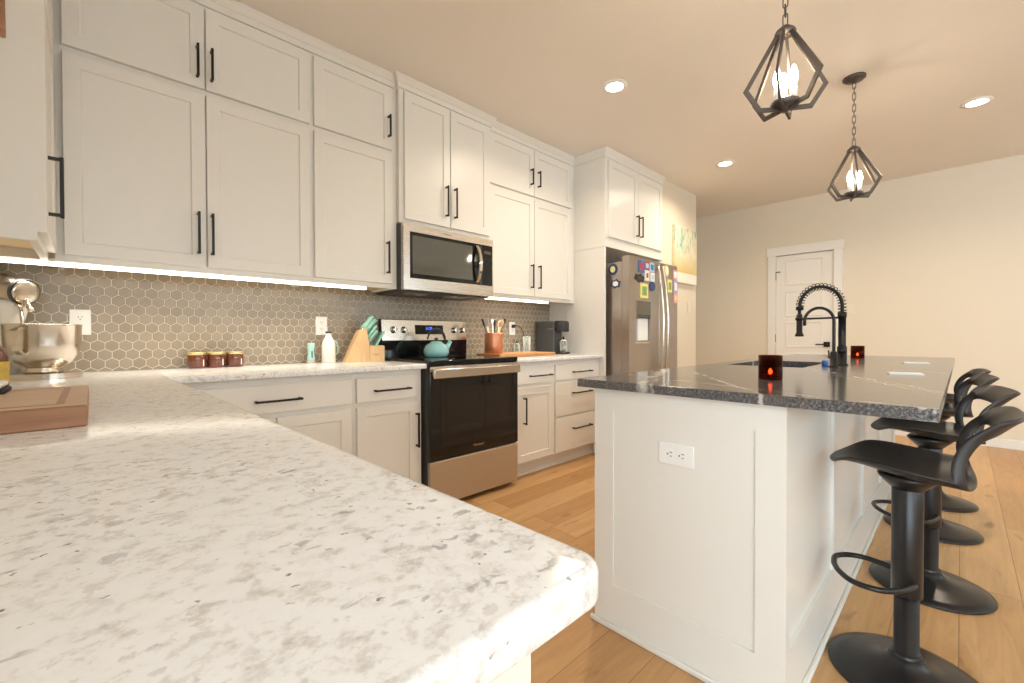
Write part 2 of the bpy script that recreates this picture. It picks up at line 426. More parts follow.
# far door with casing
d = thing('door_1', None, None, (XF, DY0, 0)); struct(d)
b = B()
for y0, y1 in ((DY0 - .085, DY0), (DY1, DY1 + .085)): b.box(XF - .02, y0, 0, XF + .06, y1, DZ, .002)
b.box(XF - .022, DY0 - .10, DZ, XF + .06, DY1 + .10, DZ + .105, .002)
b.done('door_frame', 'trim', d)
b = B()
DW = DY1 - DY0 - .006
b.box(0, 0, .008, .035, DW, DZ - .004, .001)
for k in range(5):                                                # five moulded panels
    z0 = .16 + k * .385; z1 = z0 + .325
    for (i, x) in ((0, 0.0), (.022, -.006), (.03, .004)):
        pass
    r = [[b.bm.verts.new((x, yy, zz)) for yy, zz in ((.10 + i, z0 + i), (DW - .10 - i, z0 + i), (DW - .10 - i, z1 - i), (.10 + i, z1 - i))] for i, x in ((0, -.0005), (.008, -.006), (.018, -.006), (.026, -.001))]
    for p, q in zip(r, r[1:]):
        for i in range(4): b._mark([b.bm.faces.new((p[i], p[(i + 1) % 4], q[(i + 1) % 4], q[i]))])
    b._mark([b.bm.faces.new(r[-1])])
b.tr(Matrix.Translation((XF + .012, DY0 + .003, 0)))
leaf = b.done('door_leaf', 'trim', d)
b = B(); b.box(XF - .006, DY0 + .035, .945, XF + .012, DY0 + .095, 1.005, .002)
b.box(XF - .045, DY0 + .055, .968, XF - .03, DY0 + .17, .982, .003); b.cyl(.009, (XF - .04, DY0 + .065, .975), (XF, DY0 + .065, .975), 12)
b.done('door_handle', 'black', d)
for z in (.25, 1.05, 1.83):
    b = B(); b.cyl(.007, (XF - .006, DY1 + .002, z - .05), (XF - .006, DY1 + .002, z + .05), 10)
    if z > 1.5: b.box(XF - .012, DY1 - .05, z + .045, XF - .004, DY1 + .004, z + .056)
    b.done('hinge', 'black', d)

# backsplash of hexagon tiles
def hexes(name, x0, x1, z0, z1):
    bm_ = B(); bm_.mi = 1
    P = .0508; h = P / 2 / cos(pi / 6) - .0013; RZ = P * .8660254
    rng = random.Random(5); tones = []
    lay = bm_.bm.loops.layers.float_color.new('tone')
    zr = z0 - .01; k = 0
    while zr < z1 + .04:
        xs = x0 - .05 + (P / 2 if k % 2 else 0)
        while xs < x1 + .05:
            t = rng.random()
            rings = []
            for rr, y in ((h, YW - .004), (h - .0004, YW - .0095), (h - .0016, YW - .0102)):
                rings.append([bm_.bm.verts.new((xs + rr * sin(i * pi / 3), y, zr + rr * cos(i * pi / 3))) for i in range(6)])
            fs = [bm_.bm.faces.new(rings[-1])]
            for p, q in zip(rings, rings[1:]):
                for i in range(6): fs.append(bm_.bm.faces.new((p[i], p[(i + 1) % 6], q[(i + 1) % 6], q[i])))
            for f in fs:
                f.material_index = 1
                for l in f.loops: l[lay] = (t, t, t, 1)
            xs += P
        zr += RZ; k += 1
    for co, no in (((x0, 0, 0), (-1, 0, 0)), ((x1, 0, 0), (1, 0, 0)), ((0, 0, z0), (0, 0, -1)), ((0, 0, z1), (0, 0, 1))):
        bmesh.ops.bisect_plane(bm_.bm, geom=bm_.bm.verts[:] + bm_.bm.edges[:] + bm_.bm.faces[:], plane_co=co, plane_no=no, clear_outer=True)
    bm_.mi = 0; bm_.box(x0, YW - .0085, z0, x1, YW - .0002, z1)
    return struct(bm_.done(name, ['grout', 'tile']))
hexes('backsplash', XL + .002, 3.32, .915, 1.43)

# crown and frieze above the cabinets, jogging round each unit
def crown(path, name):
    """path runs left to right along cabinet faces; outward is -y side of the travel"""
    b = B(); prof = [(0, 2.69), (.012, 2.69), (.012, 2.722), (.018, 2.726), (.034, 2.750), (.038, 2.752), (.038, CZ - .001), (0, CZ - .001)]
    rows = []
    for i, p in enumerate(path):
        p = Vector((*p, 0))
        dirs = []
        if i > 0: dirs.append((p - Vector((*path[i - 1], 0))).normalized())
        if i < len(path) - 1: dirs.append((Vector((*path[i + 1], 0)) - p).normalized())
        ns = [Vector((q.y, -q.x, 0)) for q in dirs]
        nn = ns[0] if len(ns) == 1 else (ns[0] + ns[1]) / (1 + ns[0].dot(ns[1]))
        rows.append([b.bm.verts.new(Vector((p.x, p.y, z)) + nn * o) for o, z in prof])
    n = len(prof)
    for a, c in zip(rows, rows[1:]):
        for k in range(n): b._mark([b.bm.faces.new((a[k], a[(k + 1) % n], c[(k + 1) % n], c[k]))])
    b._mark([b.bm.faces.new(rows[0]), b.bm.faces.new(list(reversed(rows[-1])))])
    return struct(b.done(name, 'paint'))
UF = 2.578            # face-frame plane of the upper cabinets
crown([(-.126, 2.075), (-.126, UF), (1.4405, UF), (1.4405, 2.54), (2.222, 2.54), (2.222, UF), (3.32, UF), (3.32, 2.235), (4.40, 2.235)], 'trim_1')

# ------------------------------------------------------------------ wall cabinets
YU = 2.558
def wall_cab(name, label, x0, x1, yface, z0, z1, doors, cat='cabinet', group='cream wall cabinets', bottom=True, under=1.405, ybk=YW):
    t = thing(name, label, cat, ((x0 + x1) / 2, ybk, z0), group=group)
    b = B(); e = .018
    b.box(x0, yface, z0, x1, yface + .02, z1)                        # face frame
    b.box(x0, yface + .02, z0, x0 + e, ybk, z1); b.box(x1 - e, yface + .02, z0, x1, ybk, z1)
    b.box(x0 + e, ybk - .006, under, x1 - e, ybk, z1); b.box(x0 + e, yface + .02, z1 - e, x1 - e, ybk - .006, z1)
    b.done('body', 'paint', t)
    B().box(x0 + e, yface + .02, under, x1 - e, ybk - .006, under + e).done('bottom_panel', 'maple', t)
    for (dx0, dz0, dx1, dz1, hx, hz0, hz1) in doors:
        dr = B().door(dx0, dz0, dx1, dz1, yface - .02).done('door', 'paint', t)
        child_of(dr, B().pull(hx, hz0, hx, hz1, yface - .02), 'handle', 'black')
    return t
ZB, ZM0, ZM1, ZT = 1.420, 2.252, 2.280, 2.672
wall_cab('wall_cabinet', 'wide cream wall cabinet with four doors, above the stand mixer and the three candle jars', -.105, .906, UF, 1.391, 2.69,
    [(-.0787, ZB, .4045, ZM0, .373, 1.476, 1.678), (.4105, ZB, .894, ZM0, .428, 1.476, 1.678),
     (-.0787, ZM1, .4045, ZT, .375, 2.320, 2.474), (.4105, ZM1, .894, ZT, .432, 2.320, 2.474)])
wall_cab('wall_cabinet', 'narrow cream wall cabinet, one door over another, directly left of the microwave', .906, 1.4400, UF, 1.391, 2.69,
    [(.9172, ZB, 1.4035, ZM0, 1.362, 1.480, 1.685), (.9172, ZM1, 1.4035, ZT, 1.376, 2.350, 2.490)])
wall_cab('wall_cabinet', 'cream wall cabinet with two tall doors directly above the microwave', 1.4405, 2.2218, 2.54, 1.822, 2.69,
    [(1.472, 1.848, 1.832, 2.672, 1.794, 1.915, 2.130), (1.838, 1.848, 2.200, 2.672, 1.868, 1.915, 2.130)], under=1.84)
wall_cab('wall_cabinet', 'cream wall cabinet with four doors between the microwave and the refrigerator', 2.222, 3.3185, UF, 1.391, 2.69,
    [(2.236, ZB, 2.742, ZM0, 2.700, 1.488, 1.690), (2.748, ZB, 3.250, ZM0, 2.793, 1.488, 1.690),
     (2.236, ZM1, 2.742, ZT, 2.698, 2.362, 2.500), (2.748, ZM1, 3.250, ZT, 2.790, 2.362, 2.500)])
# left wall cabinet, turned to face +x; built in a local frame then turned
def left_cab():
    t = thing('wall_cabinet', 'cream wall cabinet on the left wall, its plain end panel towards the viewer', 'cabinet', (XL, 2.07, 1.37), group='cream wall cabinets', world=False)
    R = Matrix.Translation((0, 0, -1.37)) @ Matrix.Rotation(pi / 2, 4, 'Z')
    L, D, Z0, Z1 = .505, .291, 1.391, 2.69      # local: x along wall, front face at y = -D, back at 0
    b = B(); e = .018
    b.box(0, -D, Z0, L, -D + .02, Z1); b.box(0, -D + .02, Z0, e, 0, Z1); b.box(L - e, -D + .02, Z0, L, 0, Z1)
    b.box(e, -.006, 1.42, L - e, 0, Z1); b.box(e, -D + .02, Z1 - e, L - e, -.006, Z1)
    b.tr(R).done('body', 'paint', t)
    B().box(e, -D + .02, 1.43, L - e, -.006, 1.45).tr(R).done('bottom_panel', 'maple', t)
    for z0, z1, h0, h1 in ((1.42, 2.252, 1.47, 1.675), (2.28, 2.672, 2.33, 2.47)):
        dr = B().door(.001, z0, L - .03, z1, -D - .024, t=.024).tr(R).done('door', 'paint', t)
        o = B().pull(.05, h0 + .012, .05, h1 + .012, -D - .024).tr(R).done('handle', 'black'); o.parent = dr
left_cab()

# cabinet over the refrigerator with its side panels
t = thing('refrigerator_surround', 'tall cream cabinet surround with two doors above the refrigerator', 'cabinet', (3.86, 2.89, 0)); YB_ = YW - .004
b = B(); X0, X1, YF = 3.3205, 4.40, 2.235
b.box(X0, YF, 1.888, X1, YF + .02, 2.69); b.box(X0, YF + .02, 1.888, X0 + .02, YB_, 2.69); b.box(X1 - .02, YF + .02, 1.888, X1, YB_, 2.69)
b.box(X0 + .02, YF + .02, 1.90, X1 - .02, YB_, 1.92); b.done('body', 'paint', t)
for x in (X0, X1 - .028): B().box(x + .001, YF + .004, 0, x + .027, YB_, 1.886, .001).done('side_panel', 'paint', t)
for x0, x1, hx in ((3.362, 3.864, 3.832), (3.870, 4.362, 3.905)):
    dr = B().door(x0, 1.978, x1, 2.668, YF - .02).done('door', 'paint', t)
    child_of(dr, B().pull(hx, 2.045, hx, 2.250, YF - .02), 'handle', 'black')

# under-cabinet light bars
for x0, x1, lab in ((-.27, 1.245, 'long glowing light bar under the wall cabinets left of the microwave'), (2.24, 2.975, 'short glowing light bar under the wall cabinet right of the microwave')):
    t = thing('under_cabinet_light', lab, 'light', ((x0 + x1) / 2, 2.62, 1.374), group='under-cabinet light bars')
    B().box(x0, 2.604, 1.376, x1, 2.634, 1.3905, .002).done('diffuser', 'led', t)
    B().box(x0, 2.604, 1.391, x1, 2.634, 1.404).done('housing', 'white', t)
    ld_ = bpy.data.lights.new('strip_lamp', 'AREA'); ld_.shape = 'RECTANGLE'; ld_.size = x1 - x0 - .02; ld_.size_y = .02; ld_.energy = 2.0 * (x1 - x0); ld_.color = (1.0, .90, .74); ld_.spread = rad(125)
    lo = bpy.data.objects.new('strip_lamp', ld_); COL.objects.link(lo); lo.parent = t; lo.location = (0, 0, -.002)

# ------------------------------------------------------------------ base cabinets and counters
YB = 2.279
def base_cab(name, label, x0, x1, drawers, doors, group='cream base cabinets'):
    t = thing(name, label, 'cabinet', ((x0 + x1) / 2, YW, 0), group=group)
    b = B(); b.box(x0, YB + .02, .115, x1, YW - .004, .8835); b.box(x0, YB + .095, 0, x1, YW - .004, .115)
    b.done('body', 'paint', t)
    B().box(x0, YB + .083, 0, x1, YB + .0948, .018).done('toe_trim', 'trim', t)
    for (dx0, dz0, dx1, dz1, h0, h1, hz) in drawers:
        dr = B().door(dx0, dz0, dx1, dz1, YB, rail=0).done('drawer', 'paint', t)
        child_of(dr, B().pull(h0, hz, h1, hz, YB), 'handle', 'black')
    for (dx0, dz0, dx1, dz1, hx, h0, h1) in doors:
        dr = B().door(dx0, dz0, dx1, dz1, YB).done('door', 'paint', t)
        child_of(dr, B().pull(hx, h0, hx, h1, YB), 'handle', 'black')
    return t
base_cab('base_cabinet', 'cream base cabinet with one wide drawer, at the inner corner of the white granite counter', .27, 1.015,
    [(.285, .716, 1.000, .850, .535, .744, .776)], [(.285, .130, .628, .690, .590, .42, .625), (.636, .130, 1.000, .690, .672, .42, .625)])
base_cab('base_cabinet', 'cream base cabinet with drawer over a single door, directly left of the range', 1.0155, 1.4445,
    [(1.032, .716, 1.409, .850, 1.125, 1.352, .777)], [(1.032, .130, 1.409, .690, 1.3985, .416, .624)])
base_cab('base_cabinet', 'cream base cabinet with drawer over a single door, directly right of the range', 2.222, 2.677,
    [(2.238, .716, 2.664, .850, 2.381, 2.629, .777)], [(2.238, .130, 2.664, .690, 2.322, .416, .620)])
base_cab('base_cabinet', 'cream base cabinet with three stacked drawers beside the refrigerator surround', 2.6775, 3.319,
    [(2.696, .718, 3.300, .850, 2.904, 3.160, .779), (2.696, .425, 3.300, .705, 2.904, 3.160, .603), (2.696, .132, 3.300, .411, 2.904, 3.160, .305)], [])
# run under the near counter, seen only as its end panel
t = thing('base_cabinet', 'cream end panel of the base cabinet under the near end of the white granite counter', 'cabinet', (-.1, .3, 0), group='cream base cabinets')
B().box(XL + .002, .232, .10, .200, 2.27, .8835).done('body', 'paint', t)
B().box(XL + .002, .33, 0, .15, 2.27, .099).done('plinth', 'paint', t)
B().box(XL + .002, .216, 0, .229, .231, .8835, .002).done('end_panel', 'paint', t)

def arc(cx, cy, r, a0, a1, n=8): return [(cx + r * cos(rad(a0 + (a1 - a0) * i / n)), cy + r * sin(rad(a0 + (a1 - a0) * i / n))) for i in range(n + 1)]
def counter(outline, split, z0, z1, name, m, rnd=.008):
    """outline(d) gives the plan inset by d; the edge is eased by stacked insets; split lists the index loops of the top and bottom faces"""
    b = B(); rows = []
    lev = [(rnd * .6, z0), (rnd * .18, z0 + rnd * .18), (0, z0 + rnd * .6)] + [(rnd * (1 - cos(rad(a))), z1 - rnd * (1 - sin(rad(a)))) for a in (0, 22, 45, 68, 90)]
    for d, z in lev: rows.append([b.bm.verts.new((x, y, z)) for x, y in outline(d)])
    n = len(rows[0])
    for p, q in zip(rows, rows[1:]):
        for i in range(n): b._mark([b.bm.faces.new((p[i], p[(i + 1) % n], q[(i + 1) % n], q[i]))], True)
    for loop in split(n):
        b._mark([b.bm.faces.new([rows[-1][k] for k in loop])], True); b._mark([b.bm.faces.new([rows[0][k] for k in loop][::-1])], True)
    return b.done(name, m)
def smooth_by_angle(o, a=35):
    o.data.set_sharp_from_angle(angle=rad(a)); return o
XP, YC, YN, BK = .2270, 2.2548, .180, YW - .0105
XN = .275                                        # the aisle edge runs out slightly towards the near end
def outline_l(d):
    return [(XL + .001, YN + d)] + arc(XN - .022, YN + .022, .022 - d, -90, 0, 8) + arc(XP + .004, YC - .004, .004 + d, 180, 90, 3) + [(1.4585, YC + d), (1.4585, BK), (XP, BK), (XL + .001, BK)]
# indices: 0 near left, 1..9 rounded corner, 10..13 inner corner, 14 right front, 15 right back, 16 back at the inner corner, 17 back left
o = counter(outline_l, lambda n: ([*range(0, 12), 16, 17], [11, 12, 13, 14, 15, 16]), .884, .914, 'countertop', 'granite'); smooth_by_angle(o)
tag(o, 'white speckled granite L-shaped counter filling the foreground and running to the range', 'countertop', 'white granite counters')
o = counter(lambda d: [(2.2225, YC + d), (3.3195, YC + d), (3.3195, BK), (2.2225, BK)], lambda n: (range(n),), .884, .914, 'countertop', 'granite'); smooth_by_angle(o)
tag(o, 'short white granite counter between the range and the refrigerator', 'countertop', 'white granite counters')

# ------------------------------------------------------------------ range
t = thing('range', 'stainless steel electric range with black glass door between the base cabinets', 'stove', (1.84, 2.55, 0))
RX0, RX1 = 1.4625, 2.2190
b = B(); b.box(RX0, 2.262, .03, RX1, 2.885, .905, .003); b.done('body', 'darkgrey', t)
for x in (RX0 + .05, RX1 - .05):
    for y in (2.34, 2.82): B().cyl(.016, (x, y, 0), (x, y, .032), 12).done('foot', 'blackpl', t)
b = B(); b.box(RX0 - .002, 2.238, .898, RX1 + .002, 2.84, .932, .006, 2); ck = b.done('cooktop', 'blackgl', t)
for x, y, r in ((1.65, 2.40, .10), (2.03, 2.40, .085), (1.65, 2.68, .08), (2.03, 2.68, .10)):
    bb = B(); n = 48
    for rr in (r, r * .62):
        A = [[bb.bm.verts.new((x + q * cos(2 * pi * i / n), y + q * sin(2 * pi * i / n), .9325)) for i in range(n)] for q in (rr, rr - .0025)]
        for i in range(n): bb._mark([bb.bm.faces.new((A[0][i], A[0][(i + 1) % n], A[1][(i + 1) % n], A[1][i]))])
    child_of(ck, bb, 'burner_ring', 'darkgrey')
dr = B().box(RX0 + .004, 2.232, .316, RX1 - .004, 2.262, .895, .004, 2).done('oven_door', 'blackgl', t)
child_of(dr, B().box(RX0 + .085, 2.2305, .40, RX1 - .085, 2.2325, .755, .0008), 'oven_window', 'ovenglass')
b = B(); b.box(RX0 + .006, 2.229, .862, RX1 - .006, 2.2335, .893, .001)
child_of(dr, b, 'top_rail', 'steel')
b = B(); b.box(RX0 + .012, 2.196, .822, RX1 - .012, 2.212, .880, .006, 2)
for x in (RX0 + .03, RX1 - .03): b.box(x - .014, 2.21, .835, x + .014, 2.233, .86, .003)
child_of(dr, b, 'handle', 'satin')
B().box(RX0 + .004, 2.234, .035, RX1 - .004, 2.262, .308, .003).done('storage_drawer', 'steelr', t)
def text(body, size, mt, m, name, parent, ext=.0006):
    c = bpy.data.curves.new(name, 'FONT'); c.body = body; c.size = size; c.align_x = 'CENTER'; c.align_y = 'CENTER'; c.extrude = ext
    c.materials.append(M[m])
    tmp = bpy.data.objects.new(name, c); COL.objects.link(tmp)
    dg = bpy.context.evaluated_depsgraph_get(); me = bpy.data.meshes.new_from_object(tmp.evaluated_get(dg))
    bpy.data.objects.remove(tmp)
    off = Matrix()
    q = parent
    while q is not None:
        if q.get('_world'): off = Matrix.Translation(-Vector(q.location))
        q = q.parent
    me.transform(off @ mt)
    o = bpy.data.objects.new(name, me); COL.objects.link(o); o.parent = parent
    return o
FRONT = Matrix.Rotation(pi / 2, 4, 'X')
text('Whirlpool', .022, Matrix.Translation((1.845, 2.2312, .362)) @ FRONT, 'chrome', 'logo', dr)
# backguard
b = B(); b.prism([(2.835, .932), (2.888, .932), (2.888, 1.205), (2.852, 1.205), (2.845, 1.195), (2.832, 1.05)], RX0 + .004, RX1 - .004, Matrix(((0, 0, 1, 0), (1, 0, 0, 0), (0, 1, 0, 0), (0, 0, 0, 1))))
bgd = b.done('backguard', 'blackgl', t)
def slant(y0, y1, z0, z1, x0, x1, th):   # panel lying on the slanted backguard face
    b = B(); b.prism([(y0, z0), (y0 + th, z0), (y1 + th, z1), (y1, z1)], x0, x1, Matrix(((0, 0, 1, 0), (1, 0, 0, 0), (0, 1, 0, 0), (0, 0, 0, 1)))); return b
child_of(bgd, slant(2.8285, 2.8425, 1.052, 1.200, RX0 + .004, RX1 - .004, .004), 'steel_panel', 'satin')
child_of(bgd, slant(2.8305, 2.8362, 1.096, 1.166, 1.735, 1.985, .008), 'display', 'blackgl')
text('11:25', .028, Matrix.Translation((1.855, 2.8330, 1.140)) @ Matrix.Rotation(rad(85), 4, 'X'), 'digit', 'clock_digits', bgd, .0003)
for x in (1.556, 1.640, 2.090, 2.172):
    mt = Matrix.Translation((x, 2.8355, 1.128)) @ Matrix.Rotation(rad(86), 4, 'X')
    kb = B().lathe([(.024, 0), (.024, .006), (.019, .008), (.017, .028), (.015, .031), (0, .031)], 24, mt).done('knob', 'chrome', t)
    bb = B(); bb.obox(mt @ Matrix.Translation((0, 0, .022)), .008, .037, .022, .002); child_of(kb, bb, 'grip', 'chrome')

# ------------------------------------------------------------------ microwave
t = thing('microwave', 'stainless over-the-range microwave hung below the middle wall cabinet', 'microwave', (1.84, YW, 1.375))
MX0, MX1, MZ0, MZ1, MY = 1.4440, 2.2188, 1.375, 1.815, 2.50
B().box(MX0, MY + .03, MZ0 + .012, MX1, YW - .012, MZ1, .002).done('body', 'darkgrey', t)
b = B(); b.box(MX0 + .01, MY + .045, MZ0, MX1 - .01, YW - .02, MZ0 + .012)
bt = b.done('bottom_plate', 'darkgrey', t)
for x in (1.62, 1.98): child_of(bt, B().box(x - .09, 2.60, MZ0 - .002, x + .09, 2.72, MZ0 + .001), 'grease_filter', 'steel')
b = B(); b.box(MX0, MY, MZ0 + .008, 2.094, MY + .03, MZ1, .003)
md = b.done('door', 'steel', t)
b = B(); b.box(1.494, MY - .0015, 1.462, 2.094, MY + .002, 1.765, .0006); child_of(md, b, 'door_glass', 'blackgl')
b = B(); b.box(1.512, MY - .0022, 1.492, 2.012, MY - .0012, 1.742, .0003); child_of(md, b, 'window', 'mwglass')
pts = [(2.055, MY - .006 - .045 * sin(pi * i / 12) ** .7, 1.478 + .272 * i / 12) for i in range(13)]
b = B()
for i in range(12):
    pass
rows = []
for (x, y, z) in pts: rows.append([b.bm.verts.new((x + dx, y + dy, z)) for dx, dy in ((-.011, -.004), (.011, -.004), (.014, .004), (-.014, .004))])
for p, q in zip(rows, rows[1:]):
    for i in range(4): b._mark([b.bm.faces.new((p[i], p[(i + 1) % 4], q[(i + 1) % 4], q[i]))], True)
b._mark([b.bm.faces.new(rows[0]), b.bm.faces.new(rows[-1])])
hd = child_of(md, b, 'handle', 'chrome'); smooth_by_angle(hd)
B().box(2.097, MY, MZ0 + .008, MX1, MY + .03, MZ1, .003).done('control_side', 'steel', t)
cp = B().box(2.0985, MY - .0015, 1.462, MX1 - .012, MY + .002, 1.765, .0006).done('control_panel', 'blackgl', t)
child_of(cp, B().box(2.125, MY - .0022, 1.70, 2.19, MY - .001, 1.722), 'display', 'darkgrey')
text('Whirlpool', .016, Matrix.Translation((1.79, MY - .0004, 1.79)) @ FRONT, 'darkgrey', 'logo', md, .0003)

# ------------------------------------------------------------------ refrigerator
t = thing('refrigerator', 'dark stainless side-by-side refrigerator with water dispenser in its left door', 'refrigerator', (3.86, 2.5, 0))
FX0, FX1, FY, FZ = 3.39, 4.325, 2.028, 1.79
b = B(); b.box(FX0 + .008, 2.105, .02, FX1 - .008, 2.86, 1.745, .004); b.done('body', 'steelv', t)
b = B(); b.box(FX0 + .02, 2.09, 0, FX1 - .02, 2.12, .06); b.done('grille', 'blackpl', t)
b = B()
for x in (FX0 + .03, FX1 - .11): b.box(x, 2.05, 1.745, x + .08, 2.16, 1.775, .006)
b.done('hinge_cover', 'darkgrey', t)
def fdoor(x0, x1, cut=None):
    b = B()
    if not cut: b.box(x0, FY, .065, x1, FY + .07, FZ, .008, 2)
    else:
        cx0, cz0, cx1, cz1 = cut
        for q in ((x0, .065, x1, cz0), (x0, cz1, x1, FZ), (x0, cz0, cx0, cz1), (cx1, cz0, x1, cz1)): b.box(q[0], FY, q[1], q[2], FY + .07, q[3])
    return b.done('door', 'steelv', t)
DC = (3.505, 1.01, 3.765, 1.40)
ld = fdoor(FX0, 3.928, DC); rd = fdoor(3.934, FX1)
b = B(); b.box(DC[0], FY + .055, DC[1], DC[2], FY + .066, DC[3]); child_of(ld, b, 'dispenser_back', 'dispgrey')
b = B(); b.box(3.575, FY + .02, 1.035, DC[2] - .006, FY + .054, 1.243, .006); child_of(ld, b, 'dispenser_well', 'paper')
b = B(); b.box(DC[0], FY - .004, 1.245, DC[2], FY + .055, DC[3], .003); child_of(ld, b, 'dispenser_panel', 'dispgrey')
b = B(); b.box(DC[0] + .012, FY - .0055, 1.26, DC[2] - .012, FY - .003, 1.275); b.box(DC[0] + .03, FY - .006, 1.25, DC[2] - .02, FY - .002, 1.258); child_of(ld, b, 'dispenser_buttons', 'darkgrey')
b = B(); b.box(DC[0], FY - .003, DC[1] - .001, DC[2], FY + .055, DC[1] + .02, .003); child_of(ld, b, 'drip_tray', 'satin')
for dr, x in ((ld, 3.885), (rd, 3.977)):
    b = B(); N = 24
    pts = [(x, FY - .012 - .058 * sin(pi * i / N) ** .8, .56 + 1.19 * i / N) for i in range(N + 1)]
    b.tube(pts, .0125, 10)
    for z in (.575, 1.735): b.cyl(.013, (x, FY + .002, z), (x, FY - .022, z), 12)
    child_of(dr, b, 'handle', 'satin')

# magnets on the refrigerator, each its own thing
def magnet(lab, x0, x1, z0, z1, m, shape='rect', side=False, inner=None, m2=None):
    b = B(); cx, cz = (x0 + x1) / 2, (z0 + z1) / 2; hw, hh = (x1 - x0) / 2, (z1 - z0) / 2
    if shape == 'rect': poly = [(-hw, -hh), (hw, -hh), (hw, hh), (-hw, hh)]
    elif shape == 'round': poly = [(hw * cos(2 * pi * i / 20), hh * sin(2 * pi * i / 20)) for i in range(20)]
    else: poly = [(hw * q * cos(2 * pi * i / 12 + .3), hh * q * sin(2 * pi * i / 12 + .3)) for i in range(12) for q in [(1.0, .72, .9, .66, 1, .8)[i % 6]]]
    if side: mt = Matrix(((0, 0, 1, FX0 + .008), (-1, 0, 0, cx), (0, 1, 0, cz), (0, 0, 0, 1)))
    else: mt = Matrix(((1, 0, 0, cx), (0, 0, 1, FY), (0, 1, 0, cz), (0, 0, 0, 1)))
    b.prism(poly, -.006, -.0002, mt)
    if m2: b.mi = 1; k = inner or .6; b.prism([(px * k, py * k) for px, py in poly], -.0072, -.0055, mt)
    o = b.done('magnet', [m, m2] if m2 else m)
    c = Vector((cx, FY, cz)) if not side else Vector((FX0 + .008, cx, cz))
    o.data.transform(Matrix.Translation(-c)); o.location = c
    return tag(o, lab, 'magnet', 'magnets on the refrigerator')
for n, c in (('mred', (.45, .05, .05)), ('mblue', (.05, .16, .45)), ('myellow', (.75, .68, .22)), ('mnavy', (.03, .05, .16)), ('mblack', (.02, .02, .02)), ('mwhite', (.8, .8, .78)), ('mpink', (.7, .35, .38)), ('mlav', (.42, .36, .62)), ('mgreen', (.22, .36, .12)), ('msky', (.35, .60, .75))):
    M[n] = simple('magnet_' + n[1:], c, .4, var=.1, vscale=60)
magnet('red and blue picture magnet in the top row on the left refrigerator door', 3.545, 3.645, 1.655, 1.765, 'mblue', m2='mred')
magnet('sky blue picture magnet second in the top row on the left refrigerator door', 3.650, 3.735, 1.690, 1.765, 'mred', m2='msky')
magnet('blue picture magnet third in the top row, nearest the handles', 3.740, 3.828, 1.680, 1.765, 'msky', m2='mblue')
magnet('white card magnet left of the two below the top row', 3.655, 3.735, 1.590, 1.685, 'mwhite', inner=.45, m2='mred')
magnet('white card magnet right of the two below the top row', 3.760, 3.835, 1.590, 1.672, 'mwhite', inner=.45, m2='msky')
magnet('black cut-out magnet at the left of the left refrigerator door', 3.475, 3.650, 1.555, 1.650, 'mblack', 'blob', inner=.4, m2='darkgrey')
magnet('yellow magnet with dark figure low on the left refrigerator door', 3.575, 3.710, 1.425, 1.560, 'myellow', 'rect', inner=.6, m2='mgreen')
magnet('dark navy rounded magnet beside the left refrigerator handle', 3.735, 3.845, 1.500, 1.590, 'mnavy', 'round')
magnet('oval pale yellow magnet high on the right refrigerator door', 4.035, 4.118, 1.665, 1.775, 'myellow', 'round', inner=.7, m2='cream')
magnet('yellow rectangular magnet with dark figure on the right refrigerator door', 4.095, 4.185, 1.510, 1.640, 'myellow', inner=.55, m2='mgreen')
magnet('pink picture magnet topmost of the strip at the far door edge', 4.215, 4.305, 1.650, 1.745, 'mpink', inner=.6, m2='mwhite')
magnet('lavender picture magnet in the middle of the strip at the far door edge', 4.225, 4.310, 1.515, 1.640, 'mlav', inner=.6, m2='mwhite')
magnet('salmon picture magnet lowest of the strip at the far door edge', 4.225, 4.310, 1.415, 1.510, 'mpink', inner=.5, m2='myellow')
magnet('dark blue round magnet with yellow centre on the refrigerator side', 2.150, 2.245, 1.630, 1.735, 'mnavy', 'round', True, .55, 'myellow')
magnet('navy and white can-shaped magnet on the refrigerator side', 2.115, 2.225, 1.500, 1.600, 'mnavy', 'blob', True, .6, 'mwhite')

# ------------------------------------------------------------------ outlets, switches, painting
def outlet(label, mt, n=2, toggle=False, cat='outlet', group='white wall outlets', plain=False):
    """face in local xy, +z out of the wall"""
    t = thing('wall_outlet' if cat == 'outlet' else 'light_switch', label, cat, mt.translation, group=group, world=False)
    L = mt.to_3x3().to_4x4()
    b = B(); b.box(-.0365, -.06, .0002, .0365, .06, .006, .003, 2); b.tr(L); b.done('cover_plate', 'almond' if toggle else 'white', t)
    if toggle:
        B().box(-.017, -.033, .005, .017, .033, .009, .001).tr(L).done('rocker', 'almond', t)
        return t
    for y in (.020, -.020):
        b = B(); b.lathe([(.0165, .005), (.0165, .0078), (0, .0078)], 20, Matrix.Translation((0, y, 0)) @ Matrix.Diagonal((1, .86, 1, 1)), smooth=False); b.tr(L)
        sk = b.done('socket', 'white', t)
        b = B(); b.box(-.0075, y + .000, .0075, -.0050, y + .009, .0083); b.box(.0050, y + .001, .0075, .0072, y + .008, .0083); b.cyl(.0028, (0, y - .007, .0075), (0, y - .007, .0083), 10); b.tr(L)
        o = b.done('slots', 'darkgrey'); o.parent = sk
    return t
def on_back(x, z): return Matrix(((1, 0, 0, x), (0, 0, -1, YW - .0102), (0, 1, 0, z), (0, 0, 0, 1)))
outlet('white wall outlet on the tile beside the stand mixer', on_back(-.039, 1.150))
outlet('white wall outlet on the tile behind the white bottle', on_back(1.072, 1.150))
outlet('white wall outlet with a black plug on the tile near the coffee machine', on_back(2.795, 1.152))
